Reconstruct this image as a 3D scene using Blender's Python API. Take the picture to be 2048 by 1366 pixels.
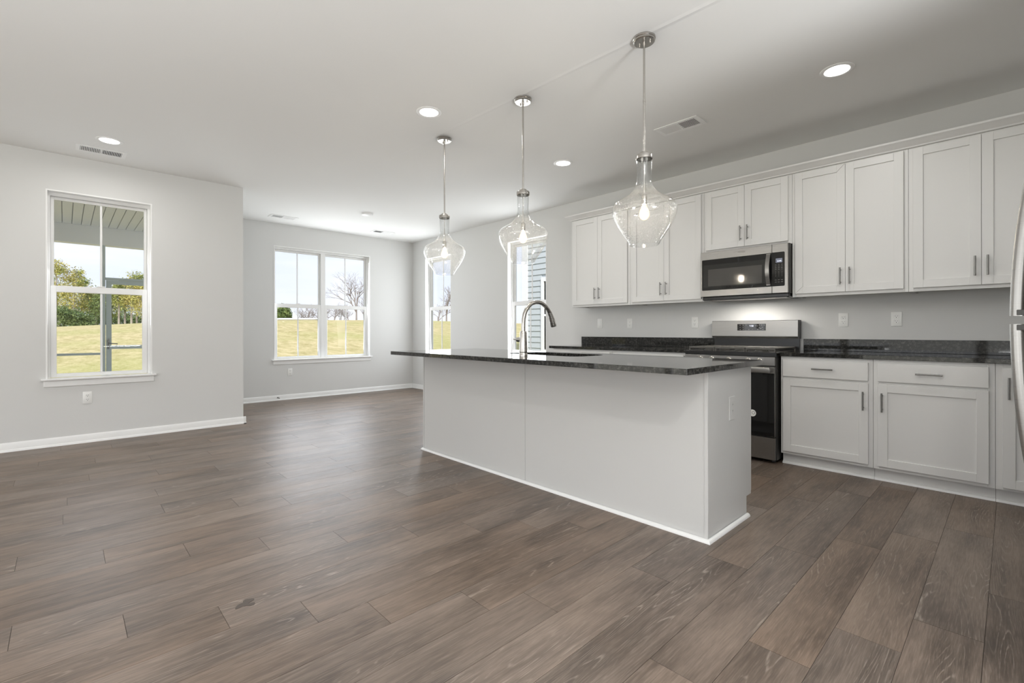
import bpy, bmesh, math, random
from mathutils import Vector, Matrix
random.seed(11)
for o in list(bpy.data.objects):
    bpy.data.objects.remove(o)
S = bpy.context.scene
COL = S.collection

# ---------------------------------------------------------------- camera, world, sun, lamps, exposure
F_PX, YAW, ROLL, HOR, CAM_H = 946.0865, math.radians(46.5811), math.radians(-0.0695), 661.8469, 1.0927
cd = bpy.data.cameras.new('camera')
cam = bpy.data.objects.new('camera', cd)
COL.objects.link(cam)
d = Vector((-math.sin(YAW), math.cos(YAW), 0)); r = Vector((math.cos(YAW), math.sin(YAW), 0)); u = Vector((0, 0, 1))
r3 = r * math.cos(ROLL) + u * math.sin(ROLL); u3 = u * math.cos(ROLL) - r * math.sin(ROLL)
cam.matrix_world = Matrix(((r3.x, u3.x, -d.x, 0), (r3.y, u3.y, -d.y, 0), (r3.z, u3.z, -d.z, CAM_H), (0, 0, 0, 1)))
cd.sensor_width = 36.0
cd.lens = F_PX / 2048 * 36.0
cd.shift_x = 0.0
cd.shift_y = (HOR - 683.0) / 2048.0
cd.clip_start = 0.02; cd.clip_end = 500
S.camera = cam

S.view_settings.view_transform = 'Standard'
S.view_settings.look = 'None'
S.view_settings.gamma = 1.0
S.view_settings.use_curve_mapping = False
S.view_settings.exposure = 0.12
S.cycles.max_bounces = 16; S.cycles.diffuse_bounces = 8; S.cycles.glossy_bounces = 6; S.cycles.transparent_max_bounces = 24
S.cycles.caustics_reflective = False; S.cycles.caustics_refractive = False; S.cycles.sample_clamp_indirect = 6.0

W = bpy.data.worlds.new('sky'); S.world = W; W.use_nodes = True
nt = W.node_tree; nt.nodes.clear()
wo = nt.nodes.new('ShaderNodeOutputWorld'); bg = nt.nodes.new('ShaderNodeBackground')
tc = nt.nodes.new('ShaderNodeTexCoord'); sp = nt.nodes.new('ShaderNodeSeparateXYZ')
rmp = nt.nodes.new('ShaderNodeValToRGB')
e = rmp.color_ramp.elements
e[0].position = 0.0; e[0].color = (0.30, 0.27, 0.18, 1)
e[1].position = 1.0; e[1].color = (0.50, 0.64, 0.95, 1)
for p, c in ((0.495, (0.36, 0.33, 0.22, 1)), (0.505, (0.80, 0.83, 0.92, 1)), (0.56, (0.74, 0.80, 0.95, 1)), (0.68, (0.60, 0.70, 0.94, 1))):
    k = e.new(p); k.color = c
mp = nt.nodes.new('ShaderNodeMapRange'); mp.inputs[1].default_value = -1; mp.inputs[2].default_value = 1
nt.links.new(tc.outputs['Generated'], sp.inputs[0]); nt.links.new(sp.outputs[2], mp.inputs[0]); nt.links.new(mp.outputs[0], rmp.inputs[0])
cm = nt.nodes.new('ShaderNodeMapping'); cm.inputs['Scale'].default_value = (1.5, 1.5, 9)
cn = nt.nodes.new('ShaderNodeTexNoise'); cn.inputs['Scale'].default_value = 2.2; cn.inputs['Detail'].default_value = 5
cr = nt.nodes.new('ShaderNodeMapRange'); cr.inputs[1].default_value = 0.42; cr.inputs[2].default_value = 0.72
cr.inputs[4].default_value = 0.75
mx = nt.nodes.new('ShaderNodeMix'); mx.data_type = 'RGBA'; mx.inputs['B'].default_value = (0.90, 0.91, 0.95, 1)
gz = nt.nodes.new('ShaderNodeMath'); gz.operation = 'GREATER_THAN'; gz.inputs[1].default_value = 0.01
ml = nt.nodes.new('ShaderNodeMath'); ml.operation = 'MULTIPLY'
nt.links.new(tc.outputs['Generated'], cm.inputs[0]); nt.links.new(cm.outputs[0], cn.inputs[0]); nt.links.new(cn.outputs[0], cr.inputs[0])
nt.links.new(sp.outputs[2], gz.inputs[0]); nt.links.new(cr.outputs[0], ml.inputs[0]); nt.links.new(gz.outputs[0], ml.inputs[1])
nt.links.new(ml.outputs[0], mx.inputs['Factor']); nt.links.new(rmp.outputs[0], mx.inputs['A'])
nt.links.new(mx.outputs['Result'], bg.inputs[0]); bg.inputs[1].default_value = 1.15
nt.links.new(bg.outputs[0], wo.inputs[0])

sd = bpy.data.lights.new('sun', 'SUN'); sd.energy = 4.6; sd.angle = math.radians(8); sd.color = (1.0, 0.95, 0.86)
sun = bpy.data.objects.new('sun', sd); COL.objects.link(sun)
sun.rotation_euler = Vector((-0.9, 0.5, -0.75)).to_track_quat('-Z', 'Y').to_euler()

H = 2.792
CANS = [(-0.783, 3.662), (-3.107, 2.056), (-5.519, 0.293), (-3.122, 3.668)]
FILL_LAMPS = [(-5.5, -2.2, 1.0), (-2.6, -1.9, 1.2), (0.3, -2.2, 3.2)]  # unseen ceiling fill lamps added for brightness, no fixtures built
CAN_W, KEY_W, FRONT_W, NOOK_W, KIT_W, LEFT_W, UP_A, UP_B, UP_C, HOOD_W, BULB_L, SIDE_W = 7.0, 21.0, 6.0, 14.0, 15.0, 9.0, 27.0, 1.0, 165.0, 4.0, 360.0, 11.0
def can_or_fill_lamp(x, y, w):
    ld = bpy.data.lights.new('recessed_or_fill_lamp', 'AREA'); ld.shape = 'DISK'; ld.size = 0.15; ld.energy = w
    ld.color = (1.0, 0.985, 0.96); ld.spread = math.radians(170)
    lo = bpy.data.objects.new('recessed_or_fill_lamp', ld); COL.objects.link(lo); lo.location = (x, y, H - 0.012)
for x, y in CANS: can_or_fill_lamp(x, y, CAN_W * (0.8 if y > 3 else 0.9))
for x, y, k in FILL_LAMPS: can_or_fill_lamp(x, y, CAN_W * k)
can_or_fill_lamp(0.364, 0.314, KEY_W)
# added area lights boosting the windows and filling from made-up openings out of view
def daylight_fill(x, y, z, sx, sz, direction, w, col):
    ld = bpy.data.lights.new('daylight_fill', 'AREA'); ld.shape = 'RECTANGLE'; ld.size = sx; ld.size_y = sz; ld.energy = w * sx * sz
    ld.color = col
    lo = bpy.data.objects.new('daylight_fill', ld); COL.objects.link(lo); lo.location = (x, y, z)
    lo.rotation_euler = Vector(direction).to_track_quat('-Z', 'Z').to_euler()
YB, XS, YN = -6.5, 4.6, 2.0
FRONT = [(-6.0, -3.4), (-3.2, -0.6), (-0.4, 2.0), (2.2, 4.4)]  # unseen openings added in the front wall to let light in
for a, b in FRONT: daylight_fill((a + b) / 2, YB + 0.01, 1.2, b - a, 2.3, (0, 1, 0.12), FRONT_W, (0.96, 0.985, 1.0))
SKYC = (0.92, 0.96, 1.0)
daylight_fill(-7.9676 - 0.068, 3.2, 1.54, 1.56, 1.75, (1, 0, -0.05), NOOK_W, SKYC)
daylight_fill(-7.111, 4.8875 + 0.068, 1.54, 0.76, 1.75, (0, -1, -0.02), KIT_W, SKYC)
daylight_fill(-4.863, 4.8875 + 0.068, 1.54, 0.76, 1.75, (0, -1, -0.02), KIT_W, SKYC)
daylight_fill(-6.2687 - 0.068, 0.2745, 1.54, 0.76, 1.75, (1, 0, 0.05), LEFT_W, SKYC)
SIDE = [(-5.6, -3.2), (-2.8, -0.4)]  # unseen openings added in the east wall for fill from the side
for a, b in SIDE: daylight_fill(XS - 0.01, (a + b) / 2, 1.2, b - a, 2.3, (-1, 0, 0.12), SIDE_W, (0.96, 0.985, 1.0))
# unseen upward fill lights added behind and beside the camera for brightness
def uplight(x, y, w):
    ld = bpy.data.lights.new('up_fill', 'AREA'); ld.shape = 'DISK'; ld.size = 0.7; ld.energy = w; ld.color = (0.96, 0.98, 1.0)
    lo = bpy.data.objects.new('up_fill', ld); COL.objects.link(lo); lo.location = (x, y, 0.75); lo.rotation_euler = (math.pi, 0, 0)
for x, y, w in ((0.2, -0.9, UP_A), (-1.9, -1.3, UP_A), (-4.3, -1.5, UP_B), (-3.0, -3.4, UP_B), (1.7, 1.0, UP_C)): uplight(x, y, w)
# cooktop lamp under the microwave
ld = bpy.data.lights.new('cooktop_lamp', 'AREA'); ld.shape = 'RECTANGLE'; ld.size = 0.30; ld.size_y = 0.10; ld.energy = HOOD_W; ld.color = (1.0, 0.95, 0.88)
lo = bpy.data.objects.new('cooktop_lamp', ld); COL.objects.link(lo); lo.location = (-1.69, 4.60, 1.368)

# ---------------------------------------------------------------- helpers
ORG = {}
class MB:
    def __init__(s): s.bm = bmesh.new()
    def box(s, x0, x1, y0, y1, z0, z1, bev=0.0, seg=1):
        x0, x1 = min(x0, x1), max(x0, x1); y0, y1 = min(y0, y1), max(y0, y1); z0, z1 = min(z0, z1), max(z0, z1)
        v = [s.bm.verts.new((x, y, z)) for x in (x0, x1) for y in (y0, y1) for z in (z0, z1)]
        fs = [s.bm.faces.new([v[i] for i in q]) for q in ((0, 1, 3, 2), (4, 6, 7, 5), (0, 4, 5, 1), (2, 3, 7, 6), (0, 2, 6, 4), (1, 5, 7, 3))]
        if bev > 0:
            es = list({ed for f in fs for ed in f.edges})
            bmesh.ops.bevel(s.bm, geom=es, offset=bev, segments=seg, affect='EDGES', profile=0.5)
        return s
    def cyl(s, p0, p1, r0, r1=None, n=20, caps=True):
        return s.tube([p0, p1], [r0, r0 if r1 is None else r1], n, caps)
    def tube(s, path, r, n=12, caps=True, flat=None):
        path = [Vector(p) for p in path]
        if not isinstance(r, (list, tuple)): r = [r] * len(path)
        rings = []; up = None
        for i, p in enumerate(path):
            t = (path[min(i + 1, len(path) - 1)] - path[max(i - 1, 0)]).normalized()
            if up is None:
                up = Vector((0, 0, 1)) if abs(t.z) < 0.9 else Vector((1, 0, 0))
            a = t.cross(up)
            if a.length < 1e-6: a = t.cross(Vector((0, 1, 0)))
            a.normalize(); b = a.cross(t).normalized(); up = b
            fa, fb = flat if flat else (1, 1)
            rings.append([s.bm.verts.new(p + (a * math.cos(2 * math.pi * k / n) * fa + b * math.sin(2 * math.pi * k / n) * fb) * r[i]) for k in range(n)])
        for i in range(len(rings) - 1):
            for k in range(n):
                s.bm.faces.new((rings[i][k], rings[i][(k + 1) % n], rings[i + 1][(k + 1) % n], rings[i + 1][k]))
        if caps:
            s.bm.faces.new(rings[0][::-1]); s.bm.faces.new(rings[-1])
        return s
    def lathe(s, prof, c=(0, 0, 0), n=32, axis='z', cap=True):
        rings = []
        for rr, z in prof:
            ring = []
            for k in range(n):
                a = 2 * math.pi * k / n; x, y = rr * math.cos(a), rr * math.sin(a)
                p = (x, y, z) if axis == 'z' else ((x, z, y) if axis == 'y' else (z, x, y))
                ring.append(s.bm.verts.new((p[0] + c[0], p[1] + c[1], p[2] + c[2])))
            rings.append(ring)
        for i in range(len(rings) - 1):
            for k in range(n):
                s.bm.faces.new((rings[i][k], rings[i][(k + 1) % n], rings[i + 1][(k + 1) % n], rings[i + 1][k]))
        if cap:
            if prof[0][0] > 1e-5: s.bm.faces.new(rings[0][::-1])
            if prof[-1][0] > 1e-5: s.bm.faces.new(rings[-1])
        return s
    def prism(s, poly, axis, a0, a1):
        def P(q, a):
            return {'x': (a, q[0], q[1]), 'y': (q[0], a, q[1]), 'z': (q[0], q[1], a)}[axis]
        A = [s.bm.verts.new(P(q, a0)) for q in poly]; B = [s.bm.verts.new(P(q, a1)) for q in poly]
        n = len(poly)
        s.bm.faces.new(A[::-1]); s.bm.faces.new(B)
        for i in range(n): s.bm.faces.new((A[i], A[(i + 1) % n], B[(i + 1) % n], B[i]))
        return s
    def mark(s, i):
        for f in s.bm.faces:
            if not f.tag: f.material_index = i; f.tag = True
        return s
    def quad(s, *p):
        s.bm.faces.new([s.bm.verts.new(q) for q in p]); return s
    def ball(s, c, rr, seg=16, sc=(1, 1, 1)):
        bmesh.ops.create_uvsphere(s.bm, u_segments=seg, v_segments=max(6, seg // 2), radius=rr,
                                  matrix=Matrix.Translation(c) @ Matrix.Diagonal((*sc, 1)))
        return s
    def build(s, name, m, parent=None, smooth=True, ang=35, loc=None, norm=True):
        if norm: bmesh.ops.recalc_face_normals(s.bm, faces=s.bm.faces)
        off = Vector((0, 0, 0))
        if parent is not None: off = ORG.get(parent.name, Vector((0, 0, 0)))
        elif loc is not None: off = Vector(loc)
        if off.length > 0: bmesh.ops.translate(s.bm, verts=s.bm.verts, vec=-off)
        me = bpy.data.meshes.new(name); s.bm.to_mesh(me); s.bm.free()
        if smooth:
            me.shade_smooth(); me.set_sharp_from_angle(angle=math.radians(ang))
        o = bpy.data.objects.new(name, me); COL.objects.link(o)
        for q in (m if isinstance(m, (list, tuple)) else [m]):
            if q is not None: me.materials.append(q)
        if parent is not None:
            o.parent = parent; ORG[o.name] = off
        elif loc is not None:
            o.location = loc; ORG[o.name] = off
        return o

def tag(o, label=None, cat=None, group=None, kind=None):
    if label: o['label'] = label
    if cat: o['category'] = cat
    if group: o['group'] = group
    if kind: o['kind'] = kind
    return o
def thing(name, label, cat, loc, group=None, local=False):
    o = bpy.data.objects.new(name, None); COL.objects.link(o); o.location = loc; o.empty_display_size = 0.1
    ORG[o.name] = Vector((0, 0, 0)) if local else Vector(loc)
    return tag(o, label, cat, group)
def copy_tree(o, parent=None):
    c = o.copy(); COL.objects.link(c)
    if parent is not None: c.parent = parent
    for ch in list(o.children): copy_tree(ch, c)
    return c
def struct(mb, name, m, parent=None, **k):
    o = mb.build(name, m, parent, **k)
    if parent is None: o['kind'] = 'structure'
    return o

# ---------------------------------------------------------------- materials
def mat(name, col=(0.8, 0.8, 0.8), rough=0.5, metal=0.0, spec=0.5, emit=None, estr=0.0, coat=0.0):
    m = bpy.data.materials.new(name); m.use_nodes = True
    b = m.node_tree.nodes['Principled BSDF']
    b.inputs['Base Color'].default_value = (*col, 1); b.inputs['Roughness'].default_value = rough
    b.inputs['Metallic'].default_value = metal; b.inputs['Specular IOR Level'].default_value = spec
    b.inputs['Coat Weight'].default_value = coat
    if emit:
        b.inputs['Emission Color'].default_value = (*emit, 1); b.inputs['Emission Strength'].default_value = estr
    return m
def N(m, t, **k):
    n = m.node_tree.nodes.new(t)
    for a, v in k.items(): setattr(n, a, v)
    return n
def L(m, a, b): m.node_tree.links.new(a, b)
def math_(m, op, a, b=None, clamp=False):
    n = N(m, 'ShaderNodeMath', operation=op); n.use_clamp = clamp
    for i, v in enumerate((a, b)):
        if v is None: continue
        if isinstance(v, (int, float)): n.inputs[i].default_value = v
        else: L(m, v, n.inputs[i])
    return n.outputs[0]
def mixc(m, f, a, b, mode='MIX'):
    n = N(m, 'ShaderNodeMix', data_type='RGBA', blend_type=mode)
    for i, v in (('Factor', f), ('A', a), ('B', b)):
        if isinstance(v, (int, float)): n.inputs[i].default_value = v
        elif isinstance(v, tuple): n.inputs[i].default_value = (*v, 1)
        else: L(m, v, n.inputs[i])
    return n.outputs['Result']
def noise(m, vec, scale, detail=2, rough=0.5, dist=0.0):
    n = N(m, 'ShaderNodeTexNoise'); n.inputs['Scale'].default_value = scale; n.inputs['Detail'].default_value = detail
    n.inputs['Roughness'].default_value = rough; n.inputs['Distortion'].default_value = dist
    if vec is not None: L(m, vec, n.inputs['Vector'])
    return n.outputs[0]
def rng(m, v, a, b, c=0.0, dd=1.0):
    n = N(m, 'ShaderNodeMapRange'); L(m, v, n.inputs[0])
    for i, q in enumerate((a, b, c, dd)): n.inputs[i + 1].default_value = q
    return n.outputs[0]
def bump(m, h, strength, dist=0.01):
    n = N(m, 'ShaderNodeBump'); n.inputs['Strength'].default_value = strength; n.inputs['Distance'].default_value = dist
    L(m, h, n.inputs['Height']); L(m, n.outputs[0], m.node_tree.nodes['Principled BSDF'].inputs['Normal'])
def objco(m): return N(m, 'ShaderNodeTexCoord').outputs['Object']
def P(m): return m.node_tree.nodes['Principled BSDF']

M = {}
def paint(name, col, rough, sc=90, st=0.06):
    m = mat(name, col, rough); co = objco(m)
    n1 = noise(m, co, sc, 3); n2 = noise(m, co, 0.8, 2)
    L(m, mixc(m, rng(m, n2, 0.3, 0.7), tuple(c * 0.985 for c in col), tuple(min(1, c * 1.01) for c in col)), P(m).inputs['Base Color'])
    bump(m, n1, st, 0.004)
    return m
M['wall'] = paint('wall_paint', (0.66, 0.66, 0.648), 0.75)
M['ceil'] = paint('ceiling_paint', (0.80, 0.80, 0.785), 0.85)
M['trim'] = paint('trim_paint', (0.83, 0.83, 0.82), 0.35, 60, 0.02)
M['vinyl'] = paint('window_vinyl', (0.80, 0.80, 0.79), 0.35, 60, 0.01)
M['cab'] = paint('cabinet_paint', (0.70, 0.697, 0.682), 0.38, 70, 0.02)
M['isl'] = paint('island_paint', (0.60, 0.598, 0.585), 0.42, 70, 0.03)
M['plate'] = paint('outlet_plastic', (0.82, 0.82, 0.80), 0.3, 60, 0.0)
M['slot'] = mat('outlet_slot', (0.05, 0.05, 0.05), 0.6)
M['gap'] = mat('joint_gap', (0.22, 0.21, 0.20), 0.8)  # dark grey for the mitre cracks and the sheet behind the panel seam
M['black'] = mat('black_enamel', (0.012, 0.012, 0.012), 0.25)
M['blackmatte'] = mat('cast_iron', (0.085, 0.08, 0.07), 0.38)
M['blackglass'] = mat('black_glass', (0.008, 0.008, 0.008), 0.04)
M['darkside'] = mat('dark_steel', (0.045, 0.043, 0.04), 0.4, 0.3)
M['key'] = mat('key_print', (0.16, 0.16, 0.155), 0.5)
M['digit'] = mat('lit_digits', (0.1, 0.1, 0.1), 0.4, emit=(0.85, 0.88, 1.0), estr=1.6)
M['lcd'] = mat('display_glow', (0.05, 0.05, 0.06), 0.2, emit=(0.24, 0.26, 0.33), estr=0.55)
M['chrome'] = mat('polished_nickel', (0.62, 0.60, 0.56), 0.12, 1.0)
M['pull'] = mat('satin_nickel_pull', (0.24, 0.235, 0.225), 0.34, 1.0)
M['sticker'] = mat('white_sticker', (0.85, 0.85, 0.83), 0.4)
M['ventdark'] = mat('vent_cavity', (0.06, 0.06, 0.06), 0.9)
M['rubber'] = mat('rubber', (0.08, 0.08, 0.08), 0.7)
M['stain'] = mat('floor_stain', (0.07, 0.052, 0.04), 0.5)

def steel(name, col, rough):
    m = mat(name, col, rough, 1.0); co = objco(m)
    mp_ = N(m, 'ShaderNodeMapping'); mp_.inputs['Scale'].default_value = (2, 2, 260); L(m, co, mp_.inputs[0])
    n = noise(m, mp_.outputs[0], 3, 3)
    L(m, mixc(m, n, tuple(c * 0.88 for c in col), tuple(c * 1.08 for c in col)), P(m).inputs['Base Color'])
    L(m, rng(m, n, 0.2, 0.8, rough * 0.8, rough * 1.25), P(m).inputs['Roughness'])
    return m
M['steel'] = steel('brushed_stainless', (0.345, 0.336, 0.322), 0.31)
M['nickel'] = steel('brushed_nickel', (0.50, 0.48, 0.45), 0.25)

def granite():
    m = mat('black_granite', (0.02, 0.02, 0.02), 0.04, spec=0.28); co = objco(m)
    a = noise(m, co, 55, 4, 0.65); b = noise(m, co, 160, 3, 0.6); c = noise(m, co, 20, 2)
    f = math_(m, 'MULTIPLY', rng(m, a, 0.46, 0.66), rng(m, b, 0.35, 0.7))
    col = mixc(m, f, (0.016, 0.016, 0.015), (0.13, 0.127, 0.117))
    v = N(m, 'ShaderNodeTexVoronoi'); v.inputs['Scale'].default_value = 130; L(m, co, v.inputs['Vector'])
    col = mixc(m, math_(m, 'MULTIPLY', rng(m, v.outputs['Distance'], 0.22, 0.08), rng(m, c, 0.42, 0.62)), col, (0.12, 0.113, 0.10))
    L(m, col, P(m).inputs['Base Color'])
    return m
M['granite'] = granite()

def floor_mat():
    m = mat('vinyl_plank_oak', (0.2, 0.15, 0.12), 0.36, spec=0.5)
    uv = N(m, 'ShaderNodeUVMap', uv_map='UVMap').outputs[0]
    at = N(m, 'ShaderNodeAttribute', attribute_name='plank').outputs['Color']
    s = N(m, 'ShaderNodeSeparateXYZ'); L(m, uv, s.inputs[0])
    a = N(m, 'ShaderNodeSeparateColor'); L(m, at, a.inputs[0])
    ra, rb, rc = a.outputs[0], a.outputs[1], a.outputs[2]
    def vec(su, sv, kz):
        c = N(m, 'ShaderNodeCombineXYZ')
        L(m, math_(m, 'MULTIPLY', s.outputs[0], su), c.inputs[0]); L(m, math_(m, 'MULTIPLY', s.outputs[1], sv), c.inputs[1])
        L(m, math_(m, 'MULTIPLY', ra, kz), c.inputs[2]); return c.outputs[0]
    fig = noise(m, vec(0.75, 9.0, 41), 1.0, 1.6, 0.4, 0.15)
    band = math_(m, 'FRACT', math_(m, 'ADD', math_(m, 'MULTIPLY', fig, 26.0), math_(m, 'MULTIPLY', noise(m, vec(5, 60, 13), 1.0, 2), 0.45)))
    tri = math_(m, 'ABSOLUTE', math_(m, 'SUBTRACT', band, 0.5))
    line = rng(m, tri, 0.13, 0.02)
    mask = rng(m, noise(m, vec(1.1, 7.0, 67), 1.0, 2), 0.47, 0.66)
    brk = rng(m, noise(m, vec(16, 130, 31), 1.0, 2), 0.38, 0.58)
    line = math_(m, 'MULTIPLY', math_(m, 'MULTIPLY', line, mask), brk)
    fib = noise(m, vec(12, 210, 29), 1.0, 3, 0.6)
    fib2 = noise(m, vec(2.2, 40, 53), 1.0, 3, 0.6)
    tone = noise(m, vec(1.5, 4.2, 17), 1.0, 4, 0.6)
    base = mixc(m, rng(m, tone, 0.34, 0.66), (0.076, 0.053, 0.038), (0.210, 0.152, 0.113))
    base = mixc(m, math_(m, 'MULTIPLY', rng(m, fib2, 0.42, 0.72), 0.40), base, (0.265, 0.202, 0.157))
    base = mixc(m, math_(m, 'MULTIPLY', rng(m, fib2, 0.5, 0.28), 0.35), base, (0.085, 0.061, 0.047))
    base = mixc(m, math_(m, 'MULTIPLY', rng(m, fib, 0.5, 0.72), 0.38), base, (0.31, 0.242, 0.192))
    base = mixc(m, math_(m, 'MULTIPLY', rng(m, fib, 0.47, 0.28), 0.40), base, (0.075, 0.054, 0.041))
    base = mixc(m, math_(m, 'MULTIPLY', mask, 0.22), base, (0.075, 0.055, 0.043))
    base = mixc(m, math_(m, 'MULTIPLY', line, 0.55), base, (0.42, 0.35, 0.285))
    vor = N(m, 'ShaderNodeTexVoronoi'); vor.inputs['Scale'].default_value = 1.0; L(m, vec(1.5, 6.0, 23), vor.inputs['Vector'])
    kn = rng(m, vor.outputs['Distance'], 0.20, 0.02)
    kn = math_(m, 'MULTIPLY', kn, rng(m, noise(m, vec(0.9, 3, 91), 1.0, 1), 0.46, 0.56))
    base = mixc(m, math_(m, 'MULTIPLY', kn, 0.7), base, (0.055, 0.040, 0.032))
    hs = N(m, 'ShaderNodeHueSaturation'); L(m, base, hs.inputs['Color'])
    L(m, rng(m, rb, 0, 1, 0.90, 1.10), hs.inputs['Value']); L(m, rng(m, rc, 0, 1, 0.80, 1.08), hs.inputs['Saturation'])
    L(m, hs.outputs[0], P(m).inputs['Base Color'])
    L(m, rng(m, fib2, 0.2, 0.8, 0.38, 0.48), P(m).inputs['Roughness'])
    h = math_(m, 'ADD', math_(m, 'MULTIPLY', fib, 0.5), math_(m, 'MULTIPLY', line, -0.5))
    bump(m, h, 0.10, 0.003)
    return m
M['floor'] = floor_mat()

def thin_glass(name, tint, ior, rough=0.0, seeds=False, haze=0.0):
    m = bpy.data.materials.new(name); m.use_nodes = True; t = m.node_tree; t.nodes.clear()
    out = t.nodes.new('ShaderNodeOutputMaterial'); tr = t.nodes.new('ShaderNodeBsdfTransparent'); gl = t.nodes.new('ShaderNodeBsdfGlossy')
    lw_ = t.nodes.new('ShaderNodeLayerWeight'); lw_.inputs[0].default_value = 0.5; mxs = t.nodes.new('ShaderNodeMixShader')
    tr.inputs[0].default_value = (*tint, 1); gl.inputs['Roughness'].default_value = rough; f0 = ((ior - 1) / (ior + 1)) ** 2
    pw = t.nodes.new('ShaderNodeMath'); pw.operation = 'POWER'; pw.inputs[1].default_value = 5.0
    mr0 = t.nodes.new('ShaderNodeMapRange'); mr0.inputs[3].default_value = f0
    t.links.new(lw_.outputs['Facing'], pw.inputs[0]); t.links.new(pw.outputs[0], mr0.inputs[0]); t.links.new(mr0.outputs[0], mxs.inputs[0]); t.links.new(tr.outputs[0], mxs.inputs[1]); t.links.new(gl.outputs[0], mxs.inputs[2])
    last = mxs.outputs[0]
    if seeds:
        co = t.nodes.new('ShaderNodeTexCoord'); vo = t.nodes.new('ShaderNodeTexVoronoi'); vo.inputs['Scale'].default_value = 110
        n2 = t.nodes.new('ShaderNodeTexNoise'); n2.inputs['Scale'].default_value = 14
        mr = t.nodes.new('ShaderNodeMapRange'); mr.inputs[1].default_value = 0.10; mr.inputs[2].default_value = 0.32
        ad = t.nodes.new('ShaderNodeMath'); ad.operation = 'ADD'
        bu = t.nodes.new('ShaderNodeBump'); bu.inputs['Strength'].default_value = 0.5; bu.inputs['Distance'].default_value = 0.006
        t.links.new(co.outputs['Object'], vo.inputs['Vector']); t.links.new(co.outputs['Object'], n2.inputs['Vector'])
        t.links.new(vo.outputs['Distance'], mr.inputs[0]); t.links.new(mr.outputs[0], ad.inputs[0]); t.links.new(n2.outputs[0], ad.inputs[1])
        t.links.new(ad.outputs[0], bu.inputs['Height']); t.links.new(bu.outputs[0], gl.inputs['Normal']); t.links.new(bu.outputs[0], lw_.inputs['Normal'])
        tl = t.nodes.new('ShaderNodeBsdfTranslucent'); tl.inputs[0].default_value = (1, 1, 1, 1)
        m2 = t.nodes.new('ShaderNodeMixShader'); hz = t.nodes.new('ShaderNodeMapRange'); hz.inputs[1].default_value = 0.05; hz.inputs[2].default_value = 0.45; hz.inputs[3].default_value = haze * 5; hz.inputs[4].default_value = haze
        t.links.new(vo.outputs['Distance'], hz.inputs[0]); t.links.new(hz.outputs[0], m2.inputs[0])
        t.links.new(last, m2.inputs[1]); t.links.new(tl.outputs[0], m2.inputs[2]); last = m2.outputs[0]
    t.links.new(last, out.inputs[0])
    return m
M['glass'] = thin_glass('window_glass', (0.98, 0.985, 0.985), 1.22)
M['shade'] = thin_glass('seeded_glass', (0.965, 0.97, 0.97), 1.62, 0.03, True, 0.016)
M['bulbglass'] = thin_glass('bulb_glass', (1.0, 0.95, 0.85), 1.3)
_t = M['bulbglass'].node_tree; _o = [n for n in _t.nodes if n.type == 'OUTPUT_MATERIAL'][0]; _l = _o.inputs[0].links[0].from_socket
_e = _t.nodes.new('ShaderNodeEmission'); _e.inputs[0].default_value = (1.0, 0.72, 0.38, 1); _e.inputs[1].default_value = 0.9
_a = _t.nodes.new('ShaderNodeAddShader'); _t.links.new(_l, _a.inputs[0]); _t.links.new(_e.outputs[0], _a.inputs[1]); _t.links.new(_a.outputs[0], _o.inputs[0])
def emis(name, col, st):
    m = bpy.data.materials.new(name); m.use_nodes = True; t = m.node_tree; t.nodes.clear()
    out = t.nodes.new('ShaderNodeOutputMaterial'); em = t.nodes.new('ShaderNodeEmission')
    em.inputs[0].default_value = (*col, 1); em.inputs[1].default_value = st; t.links.new(em.outputs[0], out.inputs[0]); return m
M['lens'] = emis('lamp_lens', (1.0, 0.97, 0.92), 6.0)
M['bulb'] = emis('glowing_bulb', (1.0, 0.93, 0.84), BULB_L)

def grass():
    m = mat('dry_lawn', (0.4, 0.34, 0.18), 0.95, spec=0.05); co = objco(m)
    mp_ = N(m, 'ShaderNodeMapping'); mp_.inputs['Rotation'].default_value = (0, 0, YAW); mp_.inputs['Scale'].default_value = (0.6, 1.6, 1); L(m, co, mp_.inputs[0])
    a = noise(m, mp_.outputs[0], 1.6, 6, 0.7); b = noise(m, co, 0.12, 3); c = noise(m, mp_.outputs[0], 7.0, 4, 0.7)
    col = mixc(m, rng(m, a, 0.35, 0.65), (0.36, 0.31, 0.13), (0.60, 0.50, 0.28))
    col = mixc(m, math_(m, 'MULTIPLY', rng(m, b, 0.45, 0.65), 0.5), col, (0.36, 0.37, 0.12))
    col = mixc(m, math_(m, 'MULTIPLY', rng(m, c, 0.5, 0.75), 0.55), col, (0.68, 0.58, 0.36))
    L(m, col, P(m).inputs['Base Color']); return m
M['grass'] = grass()
def foliage(name, a, b):
    m = mat(name, a, 0.8, spec=0.1); co = objco(m)
    L(m, mixc(m, rng(m, noise(m, co, 0.7, 3), 0.35, 0.65), a, b), P(m).inputs['Base Color']); return m
M['pine'] = foliage('pine_needles', (0.17, 0.22, 0.06), (0.40, 0.40, 0.13))
M['pine2'] = foliage('yellowing_needles', (0.30, 0.32, 0.09), (0.56, 0.47, 0.17))
M['pine3'] = foliage('dark_needles', (0.10, 0.15, 0.06), (0.20, 0.25, 0.09))
M['bark'] = foliage('pale_bark', (0.26, 0.23, 0.20), (0.48, 0.44, 0.38))
M['barebark'] = foliage('grey_bark', (0.20, 0.17, 0.16), (0.32, 0.29, 0.28))
M['siding'] = mat('grey_siding', (0.50, 0.54, 0.56), 0.6)
M['extwhite'] = mat('exterior_white', (0.82, 0.83, 0.84), 0.55)
M['porchmetal'] = mat('grey_green_aluminium', (0.56, 0.62, 0.60), 0.5)
M['soffit'] = mat('soffit_vinyl', (0.90, 0.90, 0.88), 0.5)
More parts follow.
